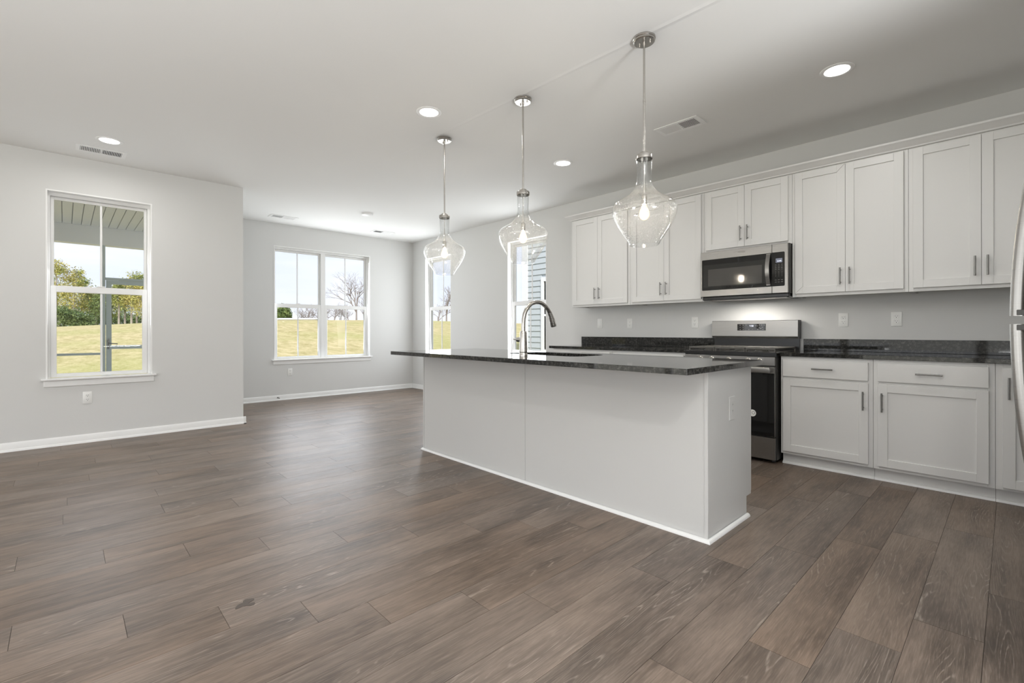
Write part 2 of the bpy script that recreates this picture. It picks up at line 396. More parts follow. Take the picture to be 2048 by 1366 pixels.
M['concrete'] = mat('porch_concrete', (0.74, 0.73, 0.70), 0.85)
M['roof'] = mat('pale_roof', (0.72, 0.70, 0.68), 0.8)

# ---------------------------------------------------------------- room shell
XL, YE, XF, YK = -6.2687, 1.5415, -7.9676, 4.8875
XR, T = 0.86, 0.16
WZ0, WZ1 = 0.634, 2.443
def wall(name, axis, c, out, a0, a1, z0, z1, openings):
    """axis 'x': wall plane x=c running along y; 'y': plane y=c running along x; out = outward direction"""
    mb = MB(); cuts = sorted(openings); cur = a0
    def bx(p, q, zz0, zz1):
        if q - p < 1e-5 or zz1 - zz0 < 1e-5: return
        if axis == 'x': mb.box(c, c + out * T, p, q, zz0, zz1)
        else: mb.box(p, q, c, c + out * T, zz0, zz1)
    for (p, q, o0, o1) in cuts:
        bx(cur, p, z0, z1); bx(p, q, z0, o0); bx(p, q, o1, z1); cur = q
    bx(cur, a1, z0, z1)
    return struct(mb, name, M['wall'], smooth=False)
KW1, KW2 = (-7.516, -6.706), (-5.263, -4.463)
wall('wall_left', 'x', XL, -1, YB, YE, 0, H, [(-0.128, 0.677, WZ0, WZ1)])
wall('wall_nook', 'y', YE, -1, XF - T, XL - T, 0, H, [])
wall('wall_back', 'x', XF, -1, YE, YK + T, 0, H, [(2.39, 4.01, WZ0, WZ1)])
wall('wall_right', 'y', YK, 1, XF, XR + T, 0, H, [(*KW1, WZ0, WZ1), (*KW2, WZ0, WZ1)])
wall('wall_side', 'x', XR, 1, YN, YK, 0, H, [])
wall('wall_recess', 'y', YN, 1, XR, XS, 0, H, [])
wall('wall_east', 'x', XS, 1, YB, YN + T, 0, H, [(a, b, 0.02, 2.38) for a, b in SIDE])
wall('wall_front', 'y', YB, -1, XL - T, XS + T, 0, H, [(a, b, 0.02, 2.38) for a, b in FRONT])
mb = MB()
mb.box(XF - T, XR + T, YE - T, YK + T, H, H + 0.15)
mb.box(XL - T, XR + T, YB - T, YE - T, H, H + 0.15)
mb.box(XR + T, XS + T, YB - T, YN + T, H, H + 0.15)
def cl(x): return 2.437 + (x + 1.05) * 0.0315
pl = [(-0.035, H + 0.001), (0.0, H - 0.0022), (0.035, H + 0.001)]
A = [mb.bm.verts.new((0.8, cl(0.8) + q[0], q[1])) for q in pl]; B = [mb.bm.verts.new((-4.4, cl(-4.4) + q[0], q[1])) for q in pl]
mb.bm.faces.new((A[0], A[1], B[1], B[0])); mb.bm.faces.new((A[1], A[2], B[2], B[1]))
struct(mb, 'ceiling', M['ceil'], smooth=False)

# floor: one mesh of individual planks laid along y
PW, PL_, PX0 = 0.19105, 1.206, -0.067
JOINT = {-1: 2.79, 0: 2.335, 1: 2.06, 2: 1.75, 3: 1.418, 4: 2.271, 5: 1.91, 6: 1.391, 7: 1.206, 8: 0.886, 9: 0.692, 10: 0.442, 11: 0.163,
         12: 1.064, 13: 0.746, 14: 0.443, 15: 0.14, 16: -0.166, 17: 0.79, 18: 0.44, 19: -0.007, 20: 0.453, 21: 0.012}
bm = bmesh.new(); uvl = bm.loops.layers.uv.new('UVMap'); cll = bm.loops.layers.float_color.new('plank')
g = 0.0007
k = -26
prevj = 0.0
while True:
    xr = PX0 - PW * k; xl = xr - PW
    if xr < XF - 0.01: break
    if xl > XS: k += 1; continue
    j0 = JOINT.get(k, (prevj - 0.31 - 0.1 * random.random())); prevj = j0
    ylo = (YB if xr > XL else YE)
    y = j0 - PL_ * 12; yhi = YK if xl < XR else YN
    while y < yhi:
        a, b = max(y, ylo), min(y + PL_, yhi); y += PL_
        if b - a < 0.01: continue
        x0, x1 = max(xl, XF), min(xr, XR if y > YN else XS)
        rnd = (random.random(), random.random(), random.random(), 1); uo, vo = random.random() * 30, random.random() * 9
        pts = [(x0 + g, a + g), (x1 - g, a + g), (x1 - g, b - g), (x0 + g, b - g)]
        top = [bm.verts.new((px, py, 0)) for px, py in pts]; bot = [bm.verts.new((px, py, -0.004)) for px, py in pts]
        fs = [bm.faces.new(top)] + [bm.faces.new((top[i], bot[i], bot[(i + 1) % 4], top[(i + 1) % 4])) for i in range(4)]
        for f in fs:
            for lp in f.loops:
                lp[uvl].uv = (lp.vert.co.y - a + uo, lp.vert.co.x - x0 + vo); lp[cll] = rnd
    k += 1
me = bpy.data.meshes.new('floor'); bm.to_mesh(me); bm.free(); me.materials.append(M['floor']); me.materials.append(M['gap'])
fl = bpy.data.objects.new('floor', me); COL.objects.link(fl); fl['kind'] = 'structure'
mb = MB(); mb.box(XF - T, XR + T, YE - T, YK + T, -0.3, -0.002); mb.box(XL - T, XR + T, YB - T, YE - T, -0.3, -0.002); mb.box(XR + T, XS + T, YB - T, YN + T, -0.3, -0.002)
M['groove'] = mat('plank_groove', (0.035, 0.027, 0.022), 0.8)
o = struct(mb, 'floor_slab', M['groove'], smooth=False)

# baseboards
def base_prof(s):   # (distance from wall, z)
    return [(0, 0), (0.026, 0), (0.026, 0.008), (0.020, 0.018), (0.012, 0.021), (0.012, 0.066), (0.007, 0.078), (0.004, 0.082), (0, 0.082)]
def baseboard(name, axis, c, sgn, a0, a1):
    mb = MB(); pr = [(c + sgn * q[0], q[1]) for q in base_prof(1)]
    mb.prism(pr, 'y' if axis == 'x' else 'x', a0, a1)
    return struct(mb, name, M['trim'])
baseboard('baseboard_left', 'x', XL, 1, YB, YE + 0.026)
baseboard('baseboard_nook', 'y', YE, 1, XF, XL + 0.026)
baseboard('baseboard_back', 'x', XF, 1, YE, YK)
baseboard('baseboard_right', 'y', YK, -1, XF, -3.81)

# ---------------------------------------------------------------- windows
def window(name, mp_, u0, u1, units):
    def bx(mb, a, b, d0, d1, z0, z1, bev=0.0):
        p = mp_(a, d0, z0); q = mp_(b, d1, z1)
        mb.box(p[0], q[0], p[1], q[1], p[2], q[2], bev); return mb
    z0, z1 = WZ0, WZ1
    lin = MB()
    bx(lin, u0, u0 + 0.012, -0.003, 0.075, z0, z1); bx(lin, u1 - 0.012, u1, -0.003, 0.075, z0, z1)
    bx(lin, u0 + 0.012, u1 - 0.012, -0.003, 0.075, z1 - 0.012, z1)
    root = struct(lin, name, M['trim'])
    st = MB(); bx(st, u0 - 0.035, u1 + 0.035, -0.045, -0.0005, 0.627, 0.645, 0.004); bx(st, u0 + 0.001, u1 - 0.001, -0.0005, 0.08, WZ0 + 0.0005, 0.645)
    st.build('window_sill', M['trim'], root)
    ap = MB(); bx(ap, u0 - 0.015, u1 + 0.015, -0.014, -0.0005, 0.565, 0.626, 0.004); ap.build('apron', M['trim'], root)
    n = len(units)
    for i, (a, b) in enumerate(units):
        fr = MB(); fw = 0.020 if i == 0 else 0.034
        fl_, fr_ = (0.012 + 0.018 if i == 0 else 0.034), (0.012 + 0.020 if i == n - 1 else 0.034)
        bx(fr, a + (0.0005 if i == 0 else 0), a + fl_, 0.0752, 0.155, 0.646, z1 - 0.0005); bx(fr, b - fr_, b - (0.0005 if i == n - 1 else 0), 0.0752, 0.155, 0.646, z1 - 0.0005)
        bx(fr, a + fl_, b - fr_, 0.0752, 0.155, z1 - 0.042, z1 - 0.0005); bx(fr, a + fl_, b - fr_, 0.108, 0.155, 0.646, 0.665)
        fr.build('window_frame', M['vinyl'], root)
        ia, ib = a + fl_, b - fr_
        mid = (ia + ib) / 2
        for nm, d0, d1, s0, s1, stile, g0, g1 in (('upper_sash', 0.112, 0.142, 1.478, z1 - 0.043, 0.026, 1.537, 2.372), ('lower_sash', 0.078, 0.108, 0.648, 1.537, 0.044, 0.684, 1.475)):
            sb = MB(); bv = 0.003
            bx(sb, ia + 0.001, ia + stile, d0, d1, s0, s1, bv); bx(sb, ib - stile, ib - 0.001, d0, d1, s0, s1, bv)
            bx(sb, ia + stile - 0.002, ib - stile + 0.002, d0, d1, s0, g0, bv); bx(sb, ia + stile - 0.002, ib - stile + 0.002, d0, d1, g1, s1, bv)
            so = sb.build(nm, M['vinyl'], root)
            pb = MB(); bx(pb, ia + stile - 0.004, ib - stile + 0.004, (d0 + d1) / 2 - 0.002, (d0 + d1) / 2 + 0.002, g0 - 0.004, g1 + 0.004); pb.build('pane', M['glass'], so, smooth=False)
            gb = MB(); bx(gb, mid - 0.009, mid + 0.009, (d0 + d1) / 2 - 0.006, (d0 + d1) / 2 + 0.006, g0, g1, 0.002); gb.build('grille', M['vinyl'], so)
            if nm == 'lower_sash':
                lk = MB(); bx(lk, mid - 0.03, mid + 0.03, d0 - 0.004, d1 - 0.004, s1, s1 + 0.012, 0.003); lk.build('sash_lock', M['vinyl'], so)
    return root
window('window_1', lambda a, dd, z: (XL - dd, a, z), -0.128, 0.677, [(-0.128, 0.677)])
window('window_2', lambda a, dd, z: (XF - dd, a, z), 2.39, 4.01, [(2.39, 3.188), (3.188, 4.01)])
window('window_3', lambda a, dd, z: (a, YK + dd, z), *KW1, [KW1])
window('window_4', lambda a, dd, z: (a, YK + dd, z), *KW2, [KW2])

# ---------------------------------------------------------------- cabinets
def pull(parent, x, y, z, length, vert=True):
    """bar pull, y = door face"""
    mb = MB(); h = length / 2; yo = y - 0.030
    if vert:
        mb.cyl((x, yo, z - h), (x, yo, z + h), 0.0055, n=12)
        for s_ in (-1, 1): mb.cyl((x, y, z + s_ * (h - 0.018)), (x, yo, z + s_ * (h - 0.018)), 0.0042, n=10)
    else:
        mb.cyl((x - h, yo, z), (x + h, yo, z), 0.0055, n=12)
        for s_ in (-1, 1): mb.cyl((x + s_ * (h - 0.018), y, z), (x + s_ * (h - 0.018), yo, z), 0.0042, n=10)
    return mb.build('handle', M['pull'], parent)
def shaker(parent, name, x0, x1, yf, yb, z0, z1, rail=0.057, back=False):
    """yf = front face, yb = back face of the door"""
    mb = MB(); bv = 0.0012; s = 1 if yb > yf else -1
    mb.box(x0, x0 + rail, yf, yb, z0, z1, bv); mb.box(x1 - rail, x1, yf, yb, z0, z1, bv)
    mb.box(x0 + rail - 0.0005, x1 - rail + 0.0005, yf, yb, z0, z0 + rail, bv); mb.box(x0 + rail - 0.0005, x1 - rail + 0.0005, yf, yb, z1 - rail, z1, bv)
    mb.box(x0 + rail - 0.004, x1 - rail + 0.004, yf + s * 0.010, yb, z0 + rail - 0.004, z1 - rail + 0.004)
    return mb.build(name, M['cab'], parent)
UY, UD = 4.5675, 4.5475
def upper(label, x0, x1, z0, doors, hz, hl=0.136):
    t = thing('wall_cabinet', label, 'cabinet', ((x0 + x1) / 2, YK, z0), 'white shaker wall cabinets')
    mb = MB(); e_ = 0.0008; zt = 2.462
    mb.box(x0 + e_, x0 + 0.018, UY + 0.019, YK - 0.001, z0 + 0.004, zt); mb.box(x1 - 0.018, x1 - e_, UY + 0.019, YK - 0.001, z0 + 0.004, zt)
    mb.box(x0 + 0.018, x1 - 0.018, UY + 0.019, YK - 0.001, z0 + 0.022, z0 + 0.036); mb.box(x0 + 0.018, x1 - 0.018, UY + 0.019, YK - 0.001, zt - 0.015, zt)
    mb.build('body', M['cab'], t)
    fm = MB(); st = 0.03
    fm.box(x0 + e_, x0 + st, UY, UY + 0.019, z0, zt, 0.001); fm.box(x1 - st, x1 - e_, UY, UY + 0.019, z0, zt, 0.001)
    fm.box(x0 + st, x1 - st, UY, UY + 0.019, z0, z0 + 0.035, 0.001); fm.box(x0 + st, x1 - st, UY, UY + 0.019, zt - 0.04, zt, 0.001)
    fm.build('face_frame', M['cab'], t)
    for i, (a, b) in enumerate(doors):
        dr = shaker(t, 'door', a + 0.001, b - 0.001, UD, UY - 0.0005, z0 + 0.026, 2.434)
        pull(dr, (b - 0.031) if i == 0 else (a + 0.031), UD, hz, hl)
    return t
upper('leftmost white wall cabinet, double doors, beside the window', -3.745, -2.914, 1.38, [(-3.72, -3.3455), (-3.3455, -2.943)], 1.531)
upper('white double-door wall cabinet just left of the microwave, behind the nearest pendant', -2.914, -2.077, 1.38, [(-2.885, -2.498), (-2.498, -2.10)], 1.531)
upper('short white double-door wall cabinet directly above the microwave', -2.077, -1.303, 1.845, [(-2.055, -1.692), (-1.692, -1.331)], 1.993)
cabD = upper('tall white double-door wall cabinet just right of the microwave', -1.303, -0.5285, 1.38, [(-1.279, -0.918), (-0.918, -0.554)], 1.531)
upper('rightmost white wall cabinet, cut off by the frame, above the outlets', -0.5285, 0.25, 1.38, [(-0.502, -0.142), (-0.142, 0.215)], 1.535)
dr0 = [c for c in cabD.children if c.name.startswith('door')][0]
mb = MB(); mb.tube([(-0.976, UD - 0.0004, 2.376), (-0.922, UD - 0.0004, 2.432)], 0.0012, 6); mb.build('mitre_crack', M['gap'], dr0)
mb = MB(); mb.tube([(-1.277, UD - 0.0004, 1.408), (-1.222, UD - 0.0004, 1.463)], 0.0009, 6); mb.build('mitre_crack', M['gap'], dr0)
# crown moulding with a return at the left end
prof = [(0.0, 2.444), (0.016, 2.446), (0.020, 2.456), (0.030, 2.464), (0.040, 2.474), (0.056, 2.488), (0.062, 2.492), (0.066, 2.505), (0.0, 2.505)]
cb = bmesh.new(); xr_ = 0.25; xl_ = -3.745; y0_ = UY - 0.0205
ra = [cb.verts.new((xr_, y0_ - p_, z_)) for p_, z_ in prof]; rb_ = [cb.verts.new((xl_ - p_, y0_ - p_, z_)) for p_, z_ in prof]
rc_ = [cb.verts.new((xl_ - p_, YK - 0.001, z_)) for p_, z_ in prof]
# keep the moulding clear of the door faces: it sits on the face frame above the doors
for R1, R2 in ((ra, rb_), (rb_, rc_)):
    for i in range(len(prof)):
        j = (i + 1) % len(prof); cb.faces.new((R1[i], R1[j], R2[j], R2[i]))
cb.faces.new(ra); cb.faces.new(rc_[::-1])
mb = MB(); mb.bm.free(); mb.bm = cb
bmesh.ops.translate(cb, verts=cb.verts, vec=(0, 0.0195, 0))
crown = mb.build('crown_moulding', M['cab'], loc=(-1.75, UY, 2.444), ang=12)
tag(crown, 'white crown moulding running along the tops of the wall cabinets', 'moulding')

BY, BD = 4.28, 4.26
def base_cab(label, x0, x1, drawers, doors, group='white shaker base cabinets'):
    t = thing('base_cabinet', label, 'cabinet', ((x0 + x1) / 2, BY, 0), group)
    e_ = 0.0008; zt = 0.8835
    mb = MB(); mb.box(x0 + e_, x0 + 0.018, BY + 0.019, YK - 0.002, 0.09, zt); mb.box(x1 - 0.018, x1 - e_, BY + 0.019, YK - 0.002, 0.09, zt)
    mb.box(x0 + 0.018, x1 - 0.018, BY + 0.019, YK - 0.002, 0.095, 0.11); mb.build('body', M['cab'], t)
    fm = MB(); st = 0.035
    fm.box(x0 + e_, x0 + st, BY, BY + 0.019, 0.09, zt, 0.001); fm.box(x1 - st, x1 - e_, BY, BY + 0.019, 0.09, zt, 0.001)
    fm.box(x0 + st, x1 - st, BY, BY + 0.019, 0.09, 0.13, 0.001); fm.box(x0 + st, x1 - st, BY, BY + 0.019, 0.845, zt, 0.001)
    if drawers: fm.box(x0 + st, x1 - st, BY, BY + 0.019, 0.69, 0.735, 0.001)
    fm.build('face_frame', M['cab'], t)
    tk = MB(); tk.box(x0 + e_, x1 - e_, 4.333, 4.345, 0, 0.094); tk.build('toe_kick', M['cab'], t)
    sh = MB(); sh.prism([(4.3325, 0), (4.314, 0), (4.315, 0.008), (4.320, 0.015), (4.3325, 0.018)], 'x', x0 + e_, x1 - e_); sh.build('shoe_moulding', M['trim'], t)
    for a, b, z0, z1, px, pz in drawers:
        mb = MB(); mb.box(a, b, BD, BY - 0.0005, z0, z1, 0.002); do = mb.build('drawer', M['cab'], t)
        pull(do, px, BD, pz, 0.14, False)
    for a, b, z0, z1, px, pz in doors:
        do = shaker(t, 'door', a, b, BD, BY - 0.0005, z0, z1); pull(do, px, BD, pz, 0.136)
    return t
base_cab('white base cabinet right of the range, one drawer over one door', -1.306, -0.695, [(-1.287, -0.722, 0.722, 0.858, -1.0065, 0.793)], [(-1.287, -0.722, 0.114, 0.704, -0.749, 0.577)])
base_cab('white base cabinet second from the range, one drawer over a wide door', -0.695, -0.072, [(-0.668, -0.101, 0.725, 0.858, -0.386, 0.792)], [(-0.667, -0.101, 0.114, 0.706, -0.639, 0.576)])
base_cab('white base cabinet at the right edge, full height door behind the refrigerator handle', -0.072, 0.84, [], [(-0.041, 0.40, 0.108, 0.856, -0.012, 0.731), (0.402, 0.82, 0.108, 0.856, 0.79, 0.731)])
base_cab('white base cabinet at the left end of the back counter, behind the faucet', -3.80, -2.95, [(-3.775, -2.975, 0.722, 0.858, -3.375, 0.793)],
         [(-3.775, -3.377, 0.114, 0.704, -3.41, 0.577), (-3.373, -2.975, 0.114, 0.704, -3.34, 0.577)])
base_cab('white base cabinet left of the range, behind the island', -2.95, -2.112, [(-2.925, -2.137, 0.722, 0.858, -2.531, 0.793)],
         [(-2.925, -2.533, 0.114, 0.704, -2.566, 0.577), (-2.529, -2.137, 0.114, 0.704, -2.496, 0.577)])

def counter(label, x0, x1, bs0):
    mb = MB(); mb.box(x0, x1, 4.2526, YK - 0.001, 0.884, 0.914, 0.002)
    o = mb.build('countertop', M['granite'], loc=((x0 + x1) / 2, 4.57, 0.884))
    tag(o, label, 'countertop')
    b = MB(); b.box(bs0, x1 if x1 < 0 else x1, YK - 0.021, YK - 0.001, 0.9145, 1.018, 0.0015); b.build('backsplash', M['granite'], o)
counter('black granite countertop right of the range with low backsplash', -1.3075, 0.85, -1.298)
counter('black granite countertop left of the range behind the sink faucet', -3.848, -2.106, -3.834)

# ---------------------------------------------------------------- island
IX0, IX1, IY0 = -3.735, -1.08, 2.409
t = thing('kitchen_island', 'white panelled kitchen island in the middle of the room', 'kitchen island', ((IX0 + IX1) / 2, 2.7, 0))
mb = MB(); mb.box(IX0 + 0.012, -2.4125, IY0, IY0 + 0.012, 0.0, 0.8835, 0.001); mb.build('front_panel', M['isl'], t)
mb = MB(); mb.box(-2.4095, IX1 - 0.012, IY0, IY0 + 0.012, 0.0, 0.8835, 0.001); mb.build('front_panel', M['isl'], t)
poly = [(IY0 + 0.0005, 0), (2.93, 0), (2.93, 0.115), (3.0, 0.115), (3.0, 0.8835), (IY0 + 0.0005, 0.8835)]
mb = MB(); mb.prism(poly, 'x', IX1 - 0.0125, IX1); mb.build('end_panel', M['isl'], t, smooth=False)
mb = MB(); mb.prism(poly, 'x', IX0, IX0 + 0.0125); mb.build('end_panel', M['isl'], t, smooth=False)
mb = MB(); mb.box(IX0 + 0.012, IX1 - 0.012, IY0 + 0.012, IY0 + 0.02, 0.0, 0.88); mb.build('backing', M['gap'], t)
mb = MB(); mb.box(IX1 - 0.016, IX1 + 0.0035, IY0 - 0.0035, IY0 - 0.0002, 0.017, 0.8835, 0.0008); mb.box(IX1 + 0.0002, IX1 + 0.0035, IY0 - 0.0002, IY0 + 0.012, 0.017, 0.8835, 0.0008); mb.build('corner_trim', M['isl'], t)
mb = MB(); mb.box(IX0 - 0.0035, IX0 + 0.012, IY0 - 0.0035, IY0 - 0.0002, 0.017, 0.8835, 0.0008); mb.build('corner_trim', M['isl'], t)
qr = [(0, 0), (0.018, 0), (0.0175, 0.006), (0.014, 0.012), (0.009, 0.0165), (0, 0.018)]
sb = bmesh.new(); c1 = []
for (cx, cy, sx, sy) in ((IX0 - 0.0005, 2.94, -1, 0), (IX0 - 0.0005, IY0 - 0.004, -1, -1), (IX1 + 0.004, IY0 - 0.004, 1, -1), (IX1 + 0.004, 2.93, 1, 0)):
    c1.append([sb.verts.new((cx + sx * a, cy + sy * a, z)) for a, z in qr])
for R1, R2 in zip(c1, c1[1:]):
    for i in range(len(qr)):
        j = (i + 1) % len(qr); sb.faces.new((R1[i], R1[j], R2[j], R2[i]))
sb.faces.new(c1[0]); sb.faces.new(c1[-1][::-1])
mb = MB(); mb.bm.free(); mb.bm = sb; mb.build('shoe_moulding', M['trim'], t)
mb = MB(); mb.box(IX0 + 0.013, IX1 - 0.013, 2.975, 2.9995, 0.115, 0.16); mb.box(IX0 + 0.013, IX1 - 0.013, 2.975, 2.9995, 0.845, 0.8835)
for xx in (IX0 + 0.013, -3.09, -2.44, -1.78, IX1 - 0.053): mb.box(xx, xx + 0.04, 2.975, 2.9995, 0.16, 0.845)
mb.build('face_frame', M['cab'], t)
mb = MB(); mb.box(IX0 + 0.013, IX1 - 0.013, 2.92, 2.93, 0, 0.115); mb.build('toe_kick', M['cab'], t)
for a, b, px in ((-3.715, -3.09, -3.12), (-3.06, -2.44, -3.03), (-2.41, -1.77, -1.80), (-1.74, -1.086, -1.71)):
    do = shaker(t, 'door', a, b, 3.0205, 3.0005, 0.128, 0.866)
    mh = MB(); mh.cyl((px, 3.05, 0.63), (px, 3.05, 0.766), 0.0055, n=10)
    for zz in (0.648, 0.748): mh.cyl((px, 3.0205, zz), (px, 3.05, zz), 0.0042, n=8)
    mh.build('handle', M['pull'], do)

# island countertop with the sink cut-out
def rrect(x0, x1, y0, y1, rad, n=8):
    pts = []
    for cx, cy, a0 in ((x1 - rad, y1 - rad, 0), (x0 + rad, y1 - rad, 90), (x0 + rad, y0 + rad, 180), (x1 - rad, y0 + rad, 270)):
        for i in range(n + 1):
            a = math.radians(a0 + 90 * i / n); pts.append((cx + rad * math.cos(a), cy + rad * math.sin(a)))
    return pts
SX0, SX1, SY0, SY1 = -2.79, -2.06, 2.553, 2.932
cb = bmesh.new()
loops = [rrect(-3.8036, -1.041, 2.109, 3.083, 0.006, 3), rrect(SX0, SX1, SY0, SY1, 0.10, 10)]
ed = []
for lp in loops:
    vs = [cb.verts.new((x, y, 0.914)) for x, y in lp]
    ed += [cb.edges.new((vs[i], vs[(i + 1) % len(vs)])) for i in range(len(vs))]
bmesh.ops.triangle_fill(cb, use_beauty=True, edges=ed)
ex = bmesh.ops.extrude_face_region(cb, geom=cb.faces[:])
bmesh.ops.translate(cb, verts=[v for v in ex['geom'] if isinstance(v, bmesh.types.BMVert)], vec=(0, 0, -0.030))
mb = MB(); mb.bm.free(); mb.bm = cb
o = mb.build('island_countertop', M['granite'], loc=(-2.42, 2.6, 0.884), ang=25)
tag(o, 'black granite island countertop with a sink cut-out, overhanging the front', 'countertop')
# sink
mb = MB(); a_ = rrect(SX0 - 0.012, SX1 + 0.012, SY0 - 0.012, SY1 + 0.012, 0.11, 8); b_ = rrect(SX0 - 0.004, SX1 + 0.004, SY0 - 0.004, SY1 + 0.004, 0.10, 8)
c_ = rrect(SX0 + 0.01, SX1 - 0.01, SY0 + 0.01, SY1 - 0.01, 0.09, 8)
rings = [[mb.bm.verts.new((x, y, z)) for x, y in lp] for lp, z in ((a_, 0.8825), (b_, 0.8825), (b_, 0.870), (c_, 0.69))]
for R1, R2 in zip(rings, rings[1:]):
    for i in range(len(R1)): mb.bm.faces.new((R1[i], R1[(i + 1) % len(R1)], R2[(i + 1) % len(R1)], R2[i]))
mb.bm.faces.new(rings[-1])
sk = mb.build('sink', M['steel'], loc=(-2.425, 2.74, 0.69)); tag(sk, 'stainless undermount sink set into the island countertop', 'sink')
mb = MB(); mb.lathe([(0.045, 0), (0.045, 0.004), (0.03, 0.002), (0.0, 0.002)], (-2.425, 2.74, 0.6905), 20); mb.build('drain', M['chrome'], sk)
# faucet
fx, fy = -2.39, 2.372
t = thing('faucet', 'brushed nickel gooseneck faucet rising from the island countertop', 'faucet', (fx, fy, 0.914))
mb = MB(); mb.lathe([(0.031, 0), (0.031, 0.016), (0.0285, 0.02), (0.0285, 0.026), (0.030, 0.030), (0.029, 0.036), (0.0265, 0.09), (0.0245, 0.165), (0.022, 0.176), (0.016, 0.178)], (fx, fy, 0.9142), 28); mb.build('body', M['nickel'], t)
path = [(2.372, 1.09), (2.372, 1.14), (2.375, 1.178), (2.385, 1.213), (2.402, 1.244), (2.427, 1.271), (2.459, 1.291), (2.496, 1.302), (2.533, 1.303), (2.57, 1.295), (2.603, 1.278), (2.631, 1.255), (2.652, 1.229)]
mb = MB(); mb.tube([(fx, a, b) for a, b in path], 0.0145, 16); mb.build('spout', M['nickel'], t)
mb = MB(); mb.tube([(fx, 2.650, 1.232), (fx, 2.665, 1.205), (fx, 2.681, 1.17), (fx, 2.694, 1.135), (fx, 2.697, 1.126)], [0.0155, 0.018, 0.0205, 0.0225, 0.021], 20)
hd = mb.build('spray_head', M['nickel'], t)
mb = MB(); mb.tube([(fx, 2.695, 1.185), (fx, 2.707, 1.15)], [0.008, 0.009], 10); mb.build('spray_button', M['rubber'], hd)
mb = MB(); mb.cyl((fx - 0.022, fy, 1.03), (fx - 0.058, fy, 1.03), 0.019, 0.017, 20); mb.ball((fx - 0.058, fy, 1.03), 0.0165, 16, (0.5, 1, 1)); mb.cyl((fx - 0.06, fy, 1.03), (fx - 0.10, fy, 1.033), 0.005, 0.004, 10); mb.build('handle', M['nickel'], t)

# ---------------------------------------------------------------- range
RX0, RX1 = -2.0985, -1.3175
t = thing('range', 'stainless steel gas range with black oven door between the base cabinets', 'range', ((RX0 + RX1) / 2, 4.5, 0))
mb = MB(); mb.box(RX0 + 0.004, RX1 - 0.004, 4.232, 4.86, 0.03, 0.874); mb.build('body', M['darkside'], t)
mb = MB(); mb.box(RX0, RX1, 4.212, 4.862, 0.875, 0.911, 0.003); mb.build('cooktop', M['black'], t)
mb = MB(); mb.box(RX0 + 0.003, RX1 - 0.010, 4.205, 4.2315, 0.803, 0.8745, 0.002); cp = mb.build('control_panel', M['steel'], t)
for kx in (-1.946, -1.845, -1.697, -1.536, -1.445):
    mb = MB(); mb.lathe([(0.024, 0.0), (0.024, -0.007), (0.0195, -0.009), (0.0185, -0.028), (0.016, -0.031), (0.0, -0.031)], (kx, 4.2047, 0.84), 20, 'y')
    mb.box(kx - 0.0022, kx + 0.0022, 4.170, 4.176, 0.846, 0.857); mb.build('knob', M['chrome'], t)
mb = MB(); mb.box(RX0 + 0.003, RX1 - 0.010, 4.198, 4.2315, 0.222, 0.795, 0.002); od = mb.build('oven_door', M['steel'], t)
mb = MB(); mb.box(RX0 + 0.010, RX1 - 0.012, 4.1955, 4.1978, 0.224, 0.742, 0.001); mb.build('oven_window', M['blackglass'], od)
mb = MB(); mb.box(RX0 + 0.04, RX1 - 0.034, 4.150, 4.164, 0.748, 0.792, 0.004, 2)
for xx in (RX0 + 0.045, RX1 - 0.062): mb.box(xx, xx + 0.02, 4.162, 4.1985, 0.757, 0.783, 0.002)
mb.build('handle', M['steel'], od)
mb = MB(); mb.lathe([(0.0, 0.0), (0.029, 0.0), (0.029, -0.0006), (0.0, -0.0006)], (-1.498, 4.1953, 0.402), 28, 'y', cap=False); stk = mb.build('round_sticker', M['sticker'], od)
stk['label'] = 'round white sticker'
mb = MB(); mb.lathe([(0.010, 0), (0.013, 0), (0.013, -0.0004), (0.010, -0.0004)], (-1.490, 4.1945, 0.404), 16, 'y', cap=False); mb.build('printed_ring', M['key'], stk)
mb = MB(); mb.box(RX0 + 0.003, RX1 - 0.010, 4.203, 4.2315, 0.032, 0.213, 0.002); mb.build('drawer', M['steel'], t)
for xx in (RX0 + 0.05, RX1 - 0.05):
    for yy in (4.30, 4.80):
        mb = MB(); mb.cyl((xx, yy, 0), (xx, yy, 0.03), 0.018, n=12); mb.build('foot', M['rubber'], t)
# backguard
mb = MB(); mb.box(RX0 + 0.006, RX1 - 0.006, 4.835, 4.865, 0.911, 1.03); mb.build('back_riser', M['black'], t)
mb = MB(); mb.prism([(4.803, 1.034), (4.798, 1.04), (4.800, 1.186), (4.806, 1.190), (4.866, 1.190), (4.866, 1.02), (4.806, 1.02)], 'x', RX0 - 0.003, RX1 - 0.008); bgd = mb.build('backguard', M['steel'], t)
mb = MB(); mb.box(RX1 - 0.0078, RX1 + 0.001, 4.804, 4.866, 1.018, 1.189); mb.build('end_cap', M['darkside'], bgd)
mb = MB(); mb.box(RX0 - 0.003, RX1 - 0.008, 4.7968, 4.7996, 1.0365, 1.0385); mb.build('lower_groove', M['darkside'], bgd)
def seg7(mb, x, z, w, h, on, y, th=0.0016):
    hz = h / 2
    S_ = {'a': (x, x + w, z + h - th, z + h), 'g': (x, x + w, z + hz - th / 2, z + hz + th / 2), 'd': (x, x + w, z, z + th),
          'f': (x, x + th, z + hz, z + h), 'b': (x + w - th, x + w, z + hz, z + h), 'e': (x, x + th, z, z + hz), 'c': (x + w - th, x + w, z, z + hz)}
    for k_ in on: q = S_[k_]; mb.box(q[0], q[1], y - 0.0005, y, q[2], q[3])
mb = MB(); mb.box(-1.852, -1.594, 4.7958, 4.7985, 1.094, 1.157); mb.mark(0)
